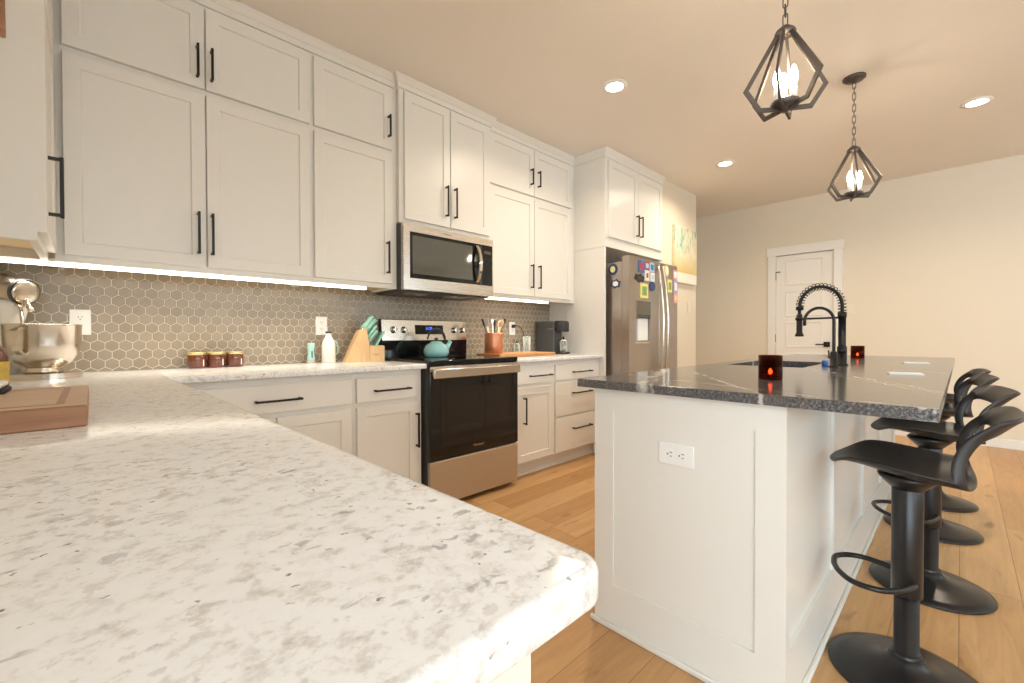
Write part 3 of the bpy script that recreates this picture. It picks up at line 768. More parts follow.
# horizontal one on the island end
outlet('white double outlet set sideways in the island end panel', Matrix(((0, 0, -1, 1.380), (0, -1, 0, .650), (-1, 0, 0, .688), (0, 0, 0, 1))))
outlet('white light switch below the painting', Matrix(((1, 0, 0, 5.053), (0, 0, -1, SY), (0, 1, 0, 1.415), (0, 0, 0, 1))), toggle=True, cat='light switch', group='white light switches')
outlet('white light switch right of the far door', Matrix(((0, 0, -1, XF), (-1, 0, 0, .885), (0, 1, 0, 1.38), (0, 0, 0, 1))), toggle=True, cat='light switch', group='white light switches')
t = thing('painting', 'unframed abstract canvas in cream, gold and teal on the wall beyond the refrigerator', 'painting', (4.9, SY, 1.68), world=False)
B().box(-.285, -.036, 0, .285, -.0005, .63, .003).done('canvas', 'canvas', t)
# brown plaque at the top left on the wall cabinet's end
t = thing('plaque', 'small brown plaque high on the end panel of the left wall cabinet', 'plaque', (-.30, 2.069, 1.95))

# ------------------------------------------------------------------ island
IX0, IX1, IY0, IY1 = 1.373, 4.20, .333, .9685
ZG0, ZG1 = .8858, .9157
t = thing('kitchen_island', 'cream panelled kitchen island under the dark granite top', 'kitchen island', (2.78, .65, 0))
b = B(); e = .02; zt_ = ZG0 - .0005
for q in ((IX0 + .012, IY0 + .012, IX0 + .012 + e, IY1 - .001), (IX1 - .012 - e, IY0 + .012, IX1 - .012, IY1 - .001), (IX0 + .012 + e, IY0 + .012, IX1 - .012 - e, IY0 + .012 + e), (IX0 + .012 + e, IY1 - .001 - e, IX1 - .012 - e, IY1 - .001)): b.box(q[0], q[1], 0, q[2], q[3], zt_)
b.box(IX0 + .03, IY0 + .03, .10, IX1 - .03, IY1 - .02, .12); b.done('body', 'paint', t)
def frame_x(b, x, y0, y1, z0, z1, openings, d=.012, e=.003):     # frame boards on a -x face, with openings in y,z
    ya, yb, za, zb = openings
    for q in ((y0, z0, y1, za), (y0, zb, y1, z1), (y0, za, ya, zb), (yb, za, y1, zb)): b.box(x, q[0], q[1], x + d, q[2], q[3])
b = B(); frame_x(b, IX0, IY0, IY1, 0, ZG0 - .0005, (.412, .888, .158, .805)); b.done('end_frame', 'paint', t)
b = B(); b.box(IX0 + .0055, .4122, .1582, IX0 + .0119, .8878, .8048); b.done('end_panel', 'paint', t)
st = [(IX0 + .0125, 1.405), (2.02, 2.09), (2.74, 2.815), (3.42, 3.495), (4.12, IX1)]
b = B()
for x0, x1 in st: b.box(x0, IY0, .185, x1, IY0 + .0118, .80)
b.box(IX0 + .0125, IY0, 0, IX1, IY0 + .0118, .185); b.box(IX0 + .0125, IY0, .80, IX1, IY0 + .0118, ZG0 - .0005)
b.done('side_frame', 'paint', t)
b = B(); b.box(IX0 - .014, IY0 - .014, 0, IX0 - .0002, IY1 + .014, .018, .004, 2); b.box(IX0 - .0002, IY0 - .014, 0, IX1, IY0 - .0002, .018, .004, 2)
b.done('shoe_moulding', 'trim', t)
for x0, x1, hx in ((1.45, 1.95, 1.91), (1.96, 2.46, 2.0), (2.47, 2.95, 2.91), (2.96, 3.44, 3.0), (3.45, 3.95, 3.91)):
    R = Matrix.Translation((0, IY1, 0)) @ Matrix.Rotation(pi, 4, 'Z')
    dr = B().door(-x1, .13, -x0, .85, -.02).tr(R).done('door', 'paint', t)
    child_of(dr, B().pull(-hx, .60, -hx, .80, -.02).tr(R), 'handle', 'black')
GX0, GX1, GY0, GY1 = 1.343, 4.515, .033, 1.0275
SK = (2.60, .565, 3.22, .935)                                       # sink cut-out
b = B()
def slab(b, x0, y0, x1, y1, hole, z0, z1):
    o = [(x0, y0), (x1, y0), (x1, y1), (x0, y1)]; h = [(hole[0], hole[1]), (hole[2], hole[1]), (hole[2], hole[3]), (hole[0], hole[3])]
    V = {}
    for k, P in (('o', o), ('h', h)):
        for z in (z0, z1): V[k, z] = [b.bm.verts.new((x, y, z)) for x, y in P]
    for i in range(4):
        j = (i + 1) % 4
        for z in (z0, z1): b._mark([b.bm.faces.new((V['o', z][i], V['o', z][j], V['h', z][j], V['h', z][i]))])
        b._mark([b.bm.faces.new((V['o', z0][i], V['o', z0][j], V['o', z1][j], V['o', z1][i]))])
        b._mark([b.bm.faces.new((V['h', z0][i], V['h', z0][j], V['h', z1][j], V['h', z1][i]))])
    es = [e for e in b.bm.edges if all(abs(v.co.z - z1) < 1e-6 for v in e.verts) and (all(v in V['o', z1] for v in e.verts) or all(v in V['h', z1] for v in e.verts))]
    bmesh.ops.bevel(b.bm, geom=es, offset=.003, segments=2, affect='EDGES', profile=.5)
slab(b, GX0, GY0, GX1, GY1, SK, ZG0, ZG1)
o = b.done('island_countertop', 'granited')
tag(o, 'dark grey granite top with white veins on the island', 'countertop')
t = thing('sink', 'black undermount sink set into the dark island top', 'sink', (2.91, .75, .68))
b = B(); x0, y0, x1, y1 = SK; e = .012; zb, zt = .69, ZG0 - .0005
for q in ((x0 - e, y0 - e, x0, y1 + e), (x1, y0 - e, x1 + e, y1 + e), (x0, y0 - e, x1, y0), (x0, y1, x1, y1 + e)): b.box(q[0], q[1], zb, q[2], q[3], zt)
b.box(x0 - e, y0 - e, zb - e, x1 + e, y1 + e, zb); b.done('basin', 'blackpl', t)
B().lathe([(.045, zb), (.045, zb + .003), (.03, zb + .004), (0, zb + .002)], 24, Matrix.Translation((2.91, .75, 0))).done('drain', 'chrome', t)

# spring faucet; local +x is the reach direction
def faucets():
    ang = math.atan2(.80, -.60)
    t = thing('faucet', 'tall black spring-coil kitchen faucet behind the island sink', 'faucet', (2.95, .455, ZG1), ang, world=False)
    b = B(); b.lathe([(.029, 0), (.029, .006), (.0225, .010), (.0225, .100), (.0175, .108), (.0175, .262), (.0205, .264), (.0205, .290), (.014, .293), (0, .293)], 28); b.done('body', 'black', t)
    hv = Vector((.5, .86, 0)); zz = Vector((0, 0, .082))
    b = B(); b.cyl(.015, zz, hv * .055 + zz, 18); b.cyl(.019, hv * .030 + zz, hv * .060 + zz, 18); b.tube([hv * .05 + zz, hv * .058 + Vector((0, 0, .12)), hv * .064 + Vector((0, 0, .16))], [.006, .005, .0035], 10); b.done('lever_handle', 'black', t)
    R = .106; Z0 = .325
    path = [(0, 0, .28 + .045 * i / 4) for i in range(4)] + [(R - R * cos(a), 0, Z0 + R * sin(a) * 1.02) for a in [pi * i / 28 for i in range(29)]]
    e = path[-1]; path += [(e[0] + .002, 0, e[2] - .02 - .02 * i) for i in range(5)]
    b = B(); b.tube(path, .0085, 12); hs = b.done('hose', 'black', t)
    # coil wound round the hose from the body to the far end of the arch
    dens = []; coil = []; L = 0; P = [Vector(p) for p in path[:33]]
    seg = [0]
    for a, c in zip(P, P[1:]): seg.append(seg[-1] + (c - a).length)
    tot = seg[-1]; turns = 22; N = turns * 14
    for i in range(N + 1):
        s_ = tot * i / N
        k = max(j for j in range(len(seg)) if seg[j] <= s_ + 1e-9); k = min(k, len(P) - 2)
        f = (s_ - seg[k]) / (seg[k + 1] - seg[k]); c = P[k].lerp(P[k + 1], f); tg = (P[k + 1] - P[k]).normalized()
        up = Vector((0, 1, 0)); sd = tg.cross(up)
        a = 2 * pi * turns * i / N
        coil.append(c + (up * cos(a) + sd * sin(a)) * .0185)
    child = B().tube(coil, .0023, 6).done('spring', 'black', t)
    zt = path[-1][2]
    b = B(); b.lathe([(.010, .282), (.0145, .279), (.0145, .180), (.019, .172), (.0225, .160), (.014, .158), (0, .158)], 22, Matrix.Translation((e[0] + .002, 0, 0))); b.done('spray_head', 'black', t)
    b = B(); b.lathe([(.014, .306), (.0185, .304), (.0185, .322), (.011, .327), (0, .327)], 18, Matrix.Translation((e[0] + .001, 0, 0))); b.done('hose_collar', 'black', t)
    b = B(); b.tube([(.015, 0, .262), (e[0] - .016, 0, .256)], .0055, 10)
    n = 20; A = [[b.bm.verts.new((e[0] + .002 + q * cos(2 * pi * i / n), q * sin(2 * pi * i / n), z)) for i in range(n)] for q, z in ((.0150, .248), (.0195, .248), (.0195, .264), (.0150, .264))]
    for k in range(4):
        for i in range(n): b._mark([b.bm.faces.new((A[k][i], A[k][(i + 1) % n], A[(k + 1) % 4][(i + 1) % n], A[(k + 1) % 4][i]))], True)
    b.done('docking_arm', 'black', t)
    t = thing('filter_faucet', 'slim black gooseneck tap beside the spring faucet on the island', 'faucet', (2.775, .462, ZG1), ang + .0, world=False)
    b = B(); b.lathe([(.024, 0), (.024, .005), (.017, .008), (.016, .075), (.011, .082), (0, .082)], 24); b.done('base', 'black', t)
    r = .070
    b = B(); b.tube([(0, 0, .07 + .03 * i) for i in range(6)] + [(r - r * cos(pi * i / 20), 0, .238 + r * sin(pi * i / 20)) for i in range(21)] + [(2 * r, 0, .215)], .0075, 12); b.done('spout', 'black', t)
    b = B(); b.cyl(.010, (0, 0, .05), (0, -.04, .05), 14); b.tube([(0, -.035, .05), (0, -.045, .06), (0, -.05, .085)], .004, 8); b.done('lever', 'black', t)
faucets()
t = tag(B().lathe([(.013, 0), (.015, .003), (.015, .022), (.012, .029), (0, .030)], 20).done('sink_stopper', 'blue'), 'small blue round stopper beside the slim tap on the island', 'stopper'); t.location = (2.86, .515, ZG1)

# candle holders
def candle(loc, label):
    t = thing('candle_holder', label, 'candle', loc, group='amber candle holders on the island', world=False)
    b = B(); b.lathe([(0, 0), (.038, 0), (.040, .003), (.040, .090), (.0365, .090), (.0365, .008), (0, .008)], 32, close=False); b.done('glass_cup', 'candleglass', t)
    wx = B().lathe([(0, .0085), (.036, .0085), (.036, .018), (0, .018)], 28, close=False).done('wax', 'copper', t)
    o = B().lathe([(0, .018), (.006, .023), (.0075, .029), (.004, .037), (0, .042)], 12, close=False).done('flame', 'flame', t)
    return t
c1 = candle((1.835, .500, ZG1), 'amber glass candle holder with lit candle at the near edge of the island')
dup(c1, (3.92, .515, ZG1), 'amber glass candle holder with lit candle behind the spring faucet')
for (x, y, a, lab) in ((2.46, .165, .2, 'folded white paper nearest the stools at the near half of the island'), (3.47, .185, .2, 'folded white paper on the far half of the island')):
    o = B().box(-.035, -.055, 0, .035, .055, .003).done('paper', 'paper')
    b2 = B(); b2.box(-.034, -.054, .0032, .034, .054, .006, .001); 
    o2 = b2.done('top_leaf', 'paper'); o2.parent = o
    o.location = (x, y, ZG1 + .0002); o.rotation_euler = (0, 0, a)
    tag(o, lab, 'paper', 'papers on the island')

# ------------------------------------------------------------------ bar stools; local +y is the front (towards the island)
def make_stool():
    t = thing('bar_stool', 'x', 'bar stool', (0, 0, 0), group='black swivel bar stools along the island', world=False)
    b = B(); b.lathe([(0, 0), (.196, 0), (.200, .004), (.198, .010), (.165, .020), (.11, .032), (.065, .046), (.046, .062), (.040, .075), (0, .075)], 48, close=False); b.done('base', 'stoolmetal', t)
    b = B(); b.lathe([(.038, .070), (.038, .082), (.033, .086), (.031, .086), (.031, .30), (0, .30)], 28, close=False); b.done('lower_post', 'stoolmetal', t)
    b = B(); b.lathe([(.0, .265), (.037, .265), (.0385, .268), (.0385, .60), (.030, .612), (0, .612)], 28, close=False); b.done('upper_post', 'stoolmetal', t)
    b = B(); b.lathe([(.040, .600), (.070, .630), (.074, .638), (.070, .645), (0, .645)], 32); b.done('seat_plate', 'stoolmetal', t)
    # footrest loop
    pts = [(-.036, -.005, .315), (-.055, .005, .315), (-.100, .06, .315), (-.112, .110, .315), (-.088, .160, .315), (-.04, .180, .315), (0, .184, .315), (.04, .180, .315), (.088, .160, .315), (.112, .110, .315), (.100, .06, .315), (.055, .005, .315), (.036, -.005, .315)]
    sm = []
    P = [Vector(p) for p in pts]
    for i in range(len(P) - 1):
        p0, p1, p2, p3 = P[max(i - 1, 0)], P[i], P[i + 1], P[min(i + 2, len(P) - 1)]
        for k in range(5):
            u = k / 5
            sm.append(.5 * ((2 * p1) + (p2 - p0) * u + (2 * p0 - 5 * p1 + 4 * p2 - p3) * u * u + (3 * p1 - p0 - 3 * p2 + p3) * u ** 3))
    sm.append(P[-1])
    sm = [Matrix.Rotation(rad(24), 3, 'Z') @ v for v in sm]
    fr = B().tube(sm, .0085, 10).done('footrest', 'stoolmetal', t)
    # moulded seat: rows from the front lip to the top of the low back
    prof = [(.194, .662), (.188, .671), (.166, .678), (.118, .677), (.05, .662), (-.01, .649), (-.06, .644), (-.104, .648), (-.128, .672), (-.142, .715), (-.155, .760), (-.178, .804), (-.208, .840), (-.232, .862), (-.235, .8655)]
    wid = [.088, .122, .152, .174, .186, .190, .188, .184, .180, .176, .174, .174, .175, .175, .175]
    curl = [.002, .006, .016, .030, .042, .046, .046, .040, .022, .030, .035, .037, .037, .036, .036]   # side lift (seat) or forward wrap (back)
    U = [-1, -.79, -.60, -.30, 0, .30, .60, .79, 1]
    V = [-1, -.95, -.66, -.33, 0, .33, .66, .95, 1]              # across the back: the arms stand nearly fore and aft
    b = B(); G = []
    for r, ((y, z), wd, c) in enumerate(zip(prof, wid, curl)):
        row = []
        for u, v_ in zip(U, V):
            q = abs(u) ** 2.4; uq = 1.0 if abs(u) == 1 else (.12 if abs(u) > .7 else 0.0)
            if r <= 7: row.append(b.bm.verts.new((u * wd, y - (.026 * q if r < 3 else 0), z + c * q)))
            elif r == 8: row.append(b.bm.verts.new((v_ * wd, y + c * uq - .024 * (1 - q), z + .012 * uq - .020 * (1 - q))))      # the seat's rear ledge inside the arms
            else: row.append(b.bm.verts.new((v_ * wd, y + c * uq + .016 * abs(v_) ** 3, z - (.010 * uq if r > 11 else 0))))
        G.append(row)
    for i in range(len(G) - 1):
        for k in range(len(U) - 1):
            if 8 <= i <= 10 and 1 <= k <= 6: continue            # the grip opening in the back
            b._mark([b.bm.faces.new((G[i][k], G[i][k + 1], G[i + 1][k + 1], G[i + 1][k]))], True)
    bmesh.ops.recalc_face_normals(b.bm, faces=b.bm.faces)
    s = b.done('seat_shell', 'stoolmat', t)
    m_ = s.modifiers.new('thick', 'SOLIDIFY'); m_.thickness = .013; m_.offset = 0
    m_ = s.modifiers.new('smooth', 'SUBSURF'); m_.levels = 2; m_.render_levels = 2
    return t, fr
st0, fr0 = make_stool()
stools = [((1.835, .115, 0), -.02, 'nearest black bar stool, standing in front of the island end corner'), ((2.58, .092, 0), .16, 'black bar stool second from the near end of the island'),
          ((3.36, .110, 0), .12, 'black bar stool third from the near end of the island'), ((3.94, .118, 0), .10, 'farthest black bar stool at the far end of the island')]
for i, (loc, rz, lab) in enumerate(stools):
    if i == 0: st0.location = loc; st0.rotation_euler = (0, 0, rz); st0['label'] = lab
    else: dup(st0, loc, lab, rz)

# ------------------------------------------------------------------ pendants
def make_pendant():
    t = thing('pendant_light', 'x', 'pendant light', (0, 0, CZ), group='diamond cage pendants over the island', world=False)
    b = B(); b.lathe([(0, 0), (.062, 0), (.062, -.010), (.050, -.020), (.018, -.026), (.010, -.034), (0, -.034)], 32, close=False); b.done('canopy', 'bronze', t)
    zc = -.453                                                   # top of the cage cap
    b = B(); n = 11; z0 = -.030; st = (zc + .012 - z0) / n
    for k in range(n):
        zc_ = z0 + st * (k + .5); a = 0 if k % 2 else pi / 2
        hl = abs(st) * .68; rw = .0085
        pts = []
        for i in range(16):
            q = 2 * pi * i / 16; pts.append(Vector((rw * cos(q) * cos(a), rw * cos(q) * sin(a), zc_ + (hl - rw) * (1 if sin(q) > 0 else -1) * min(1, abs(sin(q)) * 3) + rw * sin(q))))
        b.tube(pts, .0022, 6, closed=True)
    b.done('chain', 'bronze', t)
    b = B(); b.lathe([(0, zc + .012), (.012, zc + .008), (.034, zc - .012), (.038, zc - .020), (.038, zc - .026), (0, zc - .026)], 28, close=False); b.done('cap', 'bronze', t)
    yaw = math.radians(14); rx, ry = sin(yaw), -cos(yaw); dx, dy = cos(yaw), sin(yaw)
    for k in range(6):
        th = rad(20 + 60 * k); d = Vector((cos(th) * rx + sin(th) * dx, cos(th) * ry + sin(th) * dy, 0)); nrm = d.cross(Vector((0, 0, 1)))
        P = [d * .026 + Vector((0, 0, zc - .022)), d * .144 + Vector((0, 0, zc - .238)), d * .093 + Vector((0, 0, zc - .320)), d * .012 + Vector((0, 0, zc - .322))]
        b = B(); w_, h_ = .0042, .0080
        rows = []
        for i, p in enumerate(P):
            if i == 0: tg = (P[1] - p).normalized()
            elif i == 3: tg = (p - P[2]).normalized()
            else: tg = ((P[i + 1] - p).normalized() + (p - P[i - 1]).normalized()).normalized()
            inn = nrm.cross(tg).normalized(); sc = 1.25 if i in (1, 2) else 1
            rows.append([b.bm.verts.new(p + nrm * (w_ * s1) + inn * (h_ * s2 * sc)) for s1, s2 in ((-1, -1), (1, -1), (1, 1), (-1, 1))])
        for p, q in zip(rows, rows[1:]):
            for i in range(4): b._mark([b.bm.faces.new((p[i], p[(i + 1) % 4], q[(i + 1) % 4], q[i]))])
        b._mark([b.bm.faces.new(rows[0]), b.bm.faces.new(rows[-1])])
        b.done('cage_bar', 'bronze', t)
    b = B(); b.lathe([(0, zc - .334), (.016, zc - .332), (.016, zc - .325), (.045, zc - .318), (.052, zc - .305), (.052, zc - .297), (0, zc - .297)], 28, close=False); b.done('candle_plate', 'bronze', t)
    for k in range(3):
        th = rad(20 + 120 * k); x, y = .032 * cos(th), .032 * sin(th)
        sk = B().lathe([(.0125, zc - .297), (.0125, zc - .245), (0, zc - .245)], 16, Matrix.Translation((x, y, 0))).done('candle_sleeve', 'cream', t)
        bu = B().lathe([(.007, zc - .245), (.009, zc - .238), (.0145, zc - .218), (.0150, zc - .206), (.011, zc - .184), (.005, zc - .166), (0, zc - .160)], 18, Matrix.Translation((x, y, 0)), close=False).done('bulb', 'bulb')
        bu.parent = sk
    return t
p0 = make_pendant(); p0.location = (2.01, .50, CZ); p0['label'] = 'nearer diamond cage pendant light hanging over the near half of the island'
dup(p0, (3.60, .50, CZ), 'farther diamond cage pendant light with its whole chain and canopy showing', rad(12))

# ------------------------------------------------------------------ recessed ceiling lights, each with its own lamp
def can(loc, label):
    t = thing('recessed_light', label, 'ceiling light', loc, group='recessed ceiling lights', world=False)
    b = B(); b.lathe([(.058, -.006), (.084, -.004), (.088, -.0005), (.058, -.0005)], 36, close=False); b.done('trim_ring', 'white', t)
    B().lathe([(0, -.0045), (.058, -.0045), (.058, -.001), (0, -.001)], 32, close=False).done('lens', 'canlens', t)
    ld_ = bpy.data.lights.new('can_lamp', 'AREA'); ld_.shape = 'DISK'; ld_.size = .11; ld_.energy = CAN_W; ld_.color = WARM; ld_.spread = rad(150)
    lo = bpy.data.objects.new('can_lamp', ld_); COL.objects.link(lo); lo.parent = t; lo.location = (0, 0, -.008)
    return t
can((2.555, 1.64, CZ), 'recessed ceiling light nearest the wall cabinets, above the range aisle')
can((4.47, 1.62, CZ), 'recessed ceiling light beyond the refrigerator, left of the farther pendant')
can((4.62, -.065, CZ), 'recessed ceiling light at the right, beyond the farther pendant')

# ------------------------------------------------------------------ things on the counters
CT = .9142
# three candle jars
def jar(loc, lab):
    t = thing('candle_jar', lab, 'jar', loc, group='amber candle jars on the back counter', world=False)
    B().lathe([(0, 0), (.038, 0), (.042, .004), (.042, .066), (.040, .070), (0, .070)], 28, close=False).done('glass_jar', 'amber', t)
    B().lathe([(.0425, .070), (.0425, .083), (.040, .085), (0, .085)], 28).done('lid', 'gold', t)
    b = B(); n = 8; r = .0424
    for z0, z1, a0, a1 in ((.012, .045, -1.05, -.90),):
        A = [[b.bm.verts.new((r * cos(a0 + (a1 - a0) * i / n), r * sin(a0 + (a1 - a0) * i / n), z)) for i in range(n + 1)] for z in (z0, z1)]
        for i in range(n): b._mark([b.bm.faces.new((A[0][i], A[0][i + 1], A[1][i + 1], A[1][i]))])
    b.done('label_mark', 'paper', t)
    return t
j = jar((.400, 2.825, CT), 'leftmost of the three amber candle jars with gold lids')
dup(j, (.487, 2.825, CT), 'middle one of the three amber candle jars with gold lids')
dup(j, (.574, 2.825, CT), 'rightmost of the three amber candle jars with gold lids')
# teal grater/shaker
t = thing('shaker', 'small pale teal hourglass-shaped shaker beside the white bottle', 'shaker', (.985, 2.83, CT), world=False)
b = B(); b.lathe([(0, .012), (.024, .012), (.024, .03), (.0175, .065), (.0185, .085), (.023, .118), (.021, .126), (0, .126)], 20, Matrix.Diagonal((1, .8, 1, 1)), close=False); b.done('body', simple('pale_teal', (.42, .68, .66), .35), t)
B().lathe([(.026, 0), (.026, .012), (0, .012)], 20, Matrix.Diagonal((1, .8, 1, 1))).done('foot', simple('pink_plastic', (.75, .45, .35), .4), t)
b = B(); b.box(-.003, -.0185, .03, .003, -.0145, .075); b.done('slot', 'darkgrey', t)
# white bottle
t = thing('bottle', 'tall matte white bottle with narrow neck in front of the wall outlet', 'bottle', (1.078, 2.79, CT), world=False)
B().lathe([(0, 0), (.038, 0), (.041, .004), (.041, .105), (.036, .135), (.021, .162), (.017, .172), (.017, .186), (0, .186)], 32, close=False).done('body', 'cream', t)
B().lathe([(.0175, .186), (.0175, .197), (.014, .199), (0, .199)], 20).done('cap', 'bronze', t)
b = B(); b.tube([(.040, 0, .05), (.058, 0, .06), (.060, 0, .10), (.052, 0, .13), (.034, 0, .135)], .004, 8); b.done('side_loop', 'mint', t)
# knife block
def knife_block():
    t = thing('knife_block', 'pale wooden knife block full of mint-handled knives left of the range', 'knife block', (1.305, 2.735, CT), rad(-12), world=False); t.scale = (1.08, 1.08, 1.08)
    YZ = Matrix(((1, 0, 0, 0), (0, 0, -1, 0), (0, 1, 0, 0), (0, 0, 0, 1)))   # poly (x,z) extruded along -y
    b = B(); b.prism([(-.135, 0), (.005, 0), (.005, .110), (-.012, .205), (-.050, .190)], -.05, .05, YZ); b.done('slanted_block', 'blockwood', t)
    sb = B().box(-.0045 + .01, -.055, 0, .095, .055, .098, .002).done('front_block', 'blockwood', t)
    b = B(); b.box(.0225, -.0555, .045, .068, -.0551, .049); b.box(.030, -.0555, .039, .060, -.0551, .042); o = b.done('stamp', 'oakboard'); o.parent = sb
    ax = Vector((.62, 0, .78)).normalized()
    def knife(p, L, r):
        p = Vector(p); mt = Matrix.Translation(p) @ ax.to_track_quat('Z', 'Y').to_matrix().to_4x4()
        k = B().lathe([(r * .9, 0), (r, L * .3), (r * .85, L * .6), (r * 1.05, L * .92), (r * .7, L), (0, L)], 12, mt @ Matrix.Diagonal((.75, 1.15, 1, 1))).done('knife_handle', 'mint', t)
        o = B().lathe([(r * .55, L), (r * .55, L + .005), (0, L + .005)], 10, mt).done('end_cap', 'chrome'); o.parent = k
        o = B().cyl(r * .95, p, p - ax * .012, 12).done('bolster', 'chrome'); o.parent = k
    for row, (x, z, L) in enumerate(((-.028, .200, .095), (-.012, .185, .092), (-.004, .150, .085), (.004, .128, .080))):
        for y in ((-.028, .0, .028) if row < 2 else (-.032, -.011, .011, .032)):
            knife((x + .004, y, z), L, .0095 if row < 2 else .0075)
    for k in range(8):                                              # steak knives in the front block
        y = -.045 + .0128 * k
        b = B(); mt = Matrix.Translation((.048, y, .100)) @ Vector((.50, 0, .87)).to_track_quat('Z', 'Y').to_matrix().to_4x4()
        b.obox(mt @ Matrix.Translation((0, 0, .045)), .018, .009, .092, .003); h = b.done('steak_knife_handle', 'mint', t)
        o = B().obox(mt @ Matrix.Translation((0, 0, .0935)), .015, .007, .004).done('end_cap', 'chrome'); o.parent = h
knife_block()
# kettle
t = thing('kettle', 'teal enamel tea kettle with black handle on the black glass cooktop', 'kettle', (1.79, 2.64, .9327), rad(-8), world=False)
B().lathe([(0, 0), (.070, 0), (.082, .006), (.092, .030), (.090, .055), (.074, .084), (.048, .100), (.042, .102), (0, .102)], 40, close=False).done('body', 'teal', t)
B().lathe([(.043, .1015), (.041, .107), (.020, .113), (0, .114)], 30).done('lid', 'teal', t)
B().lathe([(.005, .113), (.005, .120), (.014, .124), (.015, .132), (.010, .137), (0, .138)], 18).done('lid_knob', 'blackpl', t)
sp = B().tube([(.070, 0, .055), (.092, 0, .075), (.105, 0, .098)], [.026, .019, .015], 16).done('spout', 'teal', t)
o = B().tube([(.104, 0, .097), (.113, 0, .112)], [.0165, .0165], 16).done('spout_cap', 'teal'); o.parent = sp
b = B(); pts = []
for i in range(15):
    a = rad(165 - 165 * i / 14); pts.append((.070 * cos(a) * (1.02), 0, .088 + .112 * max(0, sin(a)) ** .8))
b.tube(pts, [.006 if i < 3 or i > 12 else .0105 for i in range(15)], 10); b.done('handle', 'blackpl', t)
# wooden board right of the range
t = thing('serving_board', 'orange wooden board lying on the counter right of the range', 'cutting board', (2.56, 2.57, CT), world=False)
b = B(); b.box(-.33, -.125, 0, .33, .155, .028, .006, 2); bd = b.done('board', 'oakboard', t)
# utensil crock on the board
t = thing('utensil_crock', 'copper utensil crock holding wooden and black utensils on the wooden board', 'utensil holder', (2.335, 2.63, CT + .0282), world=False)
B().lathe([(0, 0), (.072, 0), (.076, .004), (.074, .06), (.076, .150), (.072, .166), (.066, .166), (.066, .02), (0, .02)], 32, close=False).done('crock', 'copper', t)
rng = random.Random(3)
for k, (m_, kind) in enumerate((('spoonwood', 's'), ('cream', 's'), ('spoonwood', 'f'), ('blackpl', 'l'), ('cream', 'f'), ('blackpl', 's'), ('spoonwood', 's'), ('blackpl', 'f'))):
    a = 2 * pi * k / 8 + .3; tilt = Vector((cos(a) * .36, sin(a) * .25, 1)).normalized(); L = .205 + .02 * rng.random()
    b = B(); base = Vector((cos(a) * .012, sin(a) * .012, .022)); b.tube([base, base + tilt * L], .0045, 8)
    top = base + tilt * (L + .02); mt = Matrix.Translation(top) @ tilt.to_track_quat('Z', 'Y').to_matrix().to_4x4()
    if kind == 's': b.lathe([(0, -.036), (.018, -.018), (.022, .004), (.015, .025), (0, .032)], 14, mt @ Matrix.Rotation(a, 4, 'Z') @ Matrix.Diagonal((1, .35, 1, 1)), close=False)
    else: b.obox(mt, .036, .006, .062, .0025)
    b.done('utensil', m_, t)
# coffee machine
t = thing('coffee_machine', 'black pod coffee machine standing at the right end of the back counter', 'coffee machine', (3.105, 2.66, CT), rad(0), world=False)
b = B(); b.box(-.03, -.03, 0, .10, .195, .305, .012, 3); b.done('body', 'darkgrey', t)
b = B(); b.box(-.032, -.032, .232, .102, .05, .235, .001); b.done('seam_band', 'satin', t)
b = B(); b.lathe([(0, 0), (.058, 0), (.062, .010), (.062, .085), (.054, .10), (0, .104)], 28, Matrix.Translation((.045, -.075, .205)), close=False); b.box(-.01, -.075, .21, .10, -.02, .308, .010, 2); b.done('brew_head', 'blackpl', t)
b = B(); b.lathe([(.05, 0), (.06, .006), (.06, .016), (.05, .020), (0, .020)], 24, Matrix.Translation((.05, -.085, 0))); b.box(-.01, -.085, 0, .11, -.02, .014, .003); b.done('drip_base', 'blackpl', t)
o = thing('travel_cup', 'shiny glass and chrome cup under the coffee machine spout', 'cup', (3.155, 2.575, CT + .0205), world=False)
B().lathe([(0, 0), (.030, 0), (.032, .004), (.036, .10), (.0335, .10), (.030, .006), (0, .006)], 24, close=False).done('cup_wall', 'clear', o)
B().lathe([(.0365, .10), (.038, .104), (.034, .116), (.012, .124), (.010, .14), (0, .141)], 24).done('lid', 'chrome', o)
B().lathe([(0, .0062), (.029, .0062), (.032, .06), (0, .06)], 20, close=False).done('coffee', 'chrome', o)
o = thing('water_glass', 'clear glass tumbler between the crock and the coffee machine', 'glass', (2.86, 2.765, CT), world=False)
B().lathe([(0, 0), (.028, 0), (.033, .004), (.036, .165), (.034, .165), (.031, .010), (0, .010)], 24, close=False).done('tumbler', 'clear', o)
o = thing('glass_canister', 'small clear lidded glass left of the tumbler', 'glass', (2.755, 2.79, CT), world=False)
B().lathe([(0, 0), (.024, 0), (.026, .003), (.026, .09), (.016, .105), (.014, .105), (.023, .088), (.023, .006), (0, .006)], 24, close=False).done('glass_wall', 'clear', o)
B().lathe([(.018, .106), (.018, .113), (.006, .116), (.008, .128), (0, .130)], 18).done('stopper', 'blackpl', o)
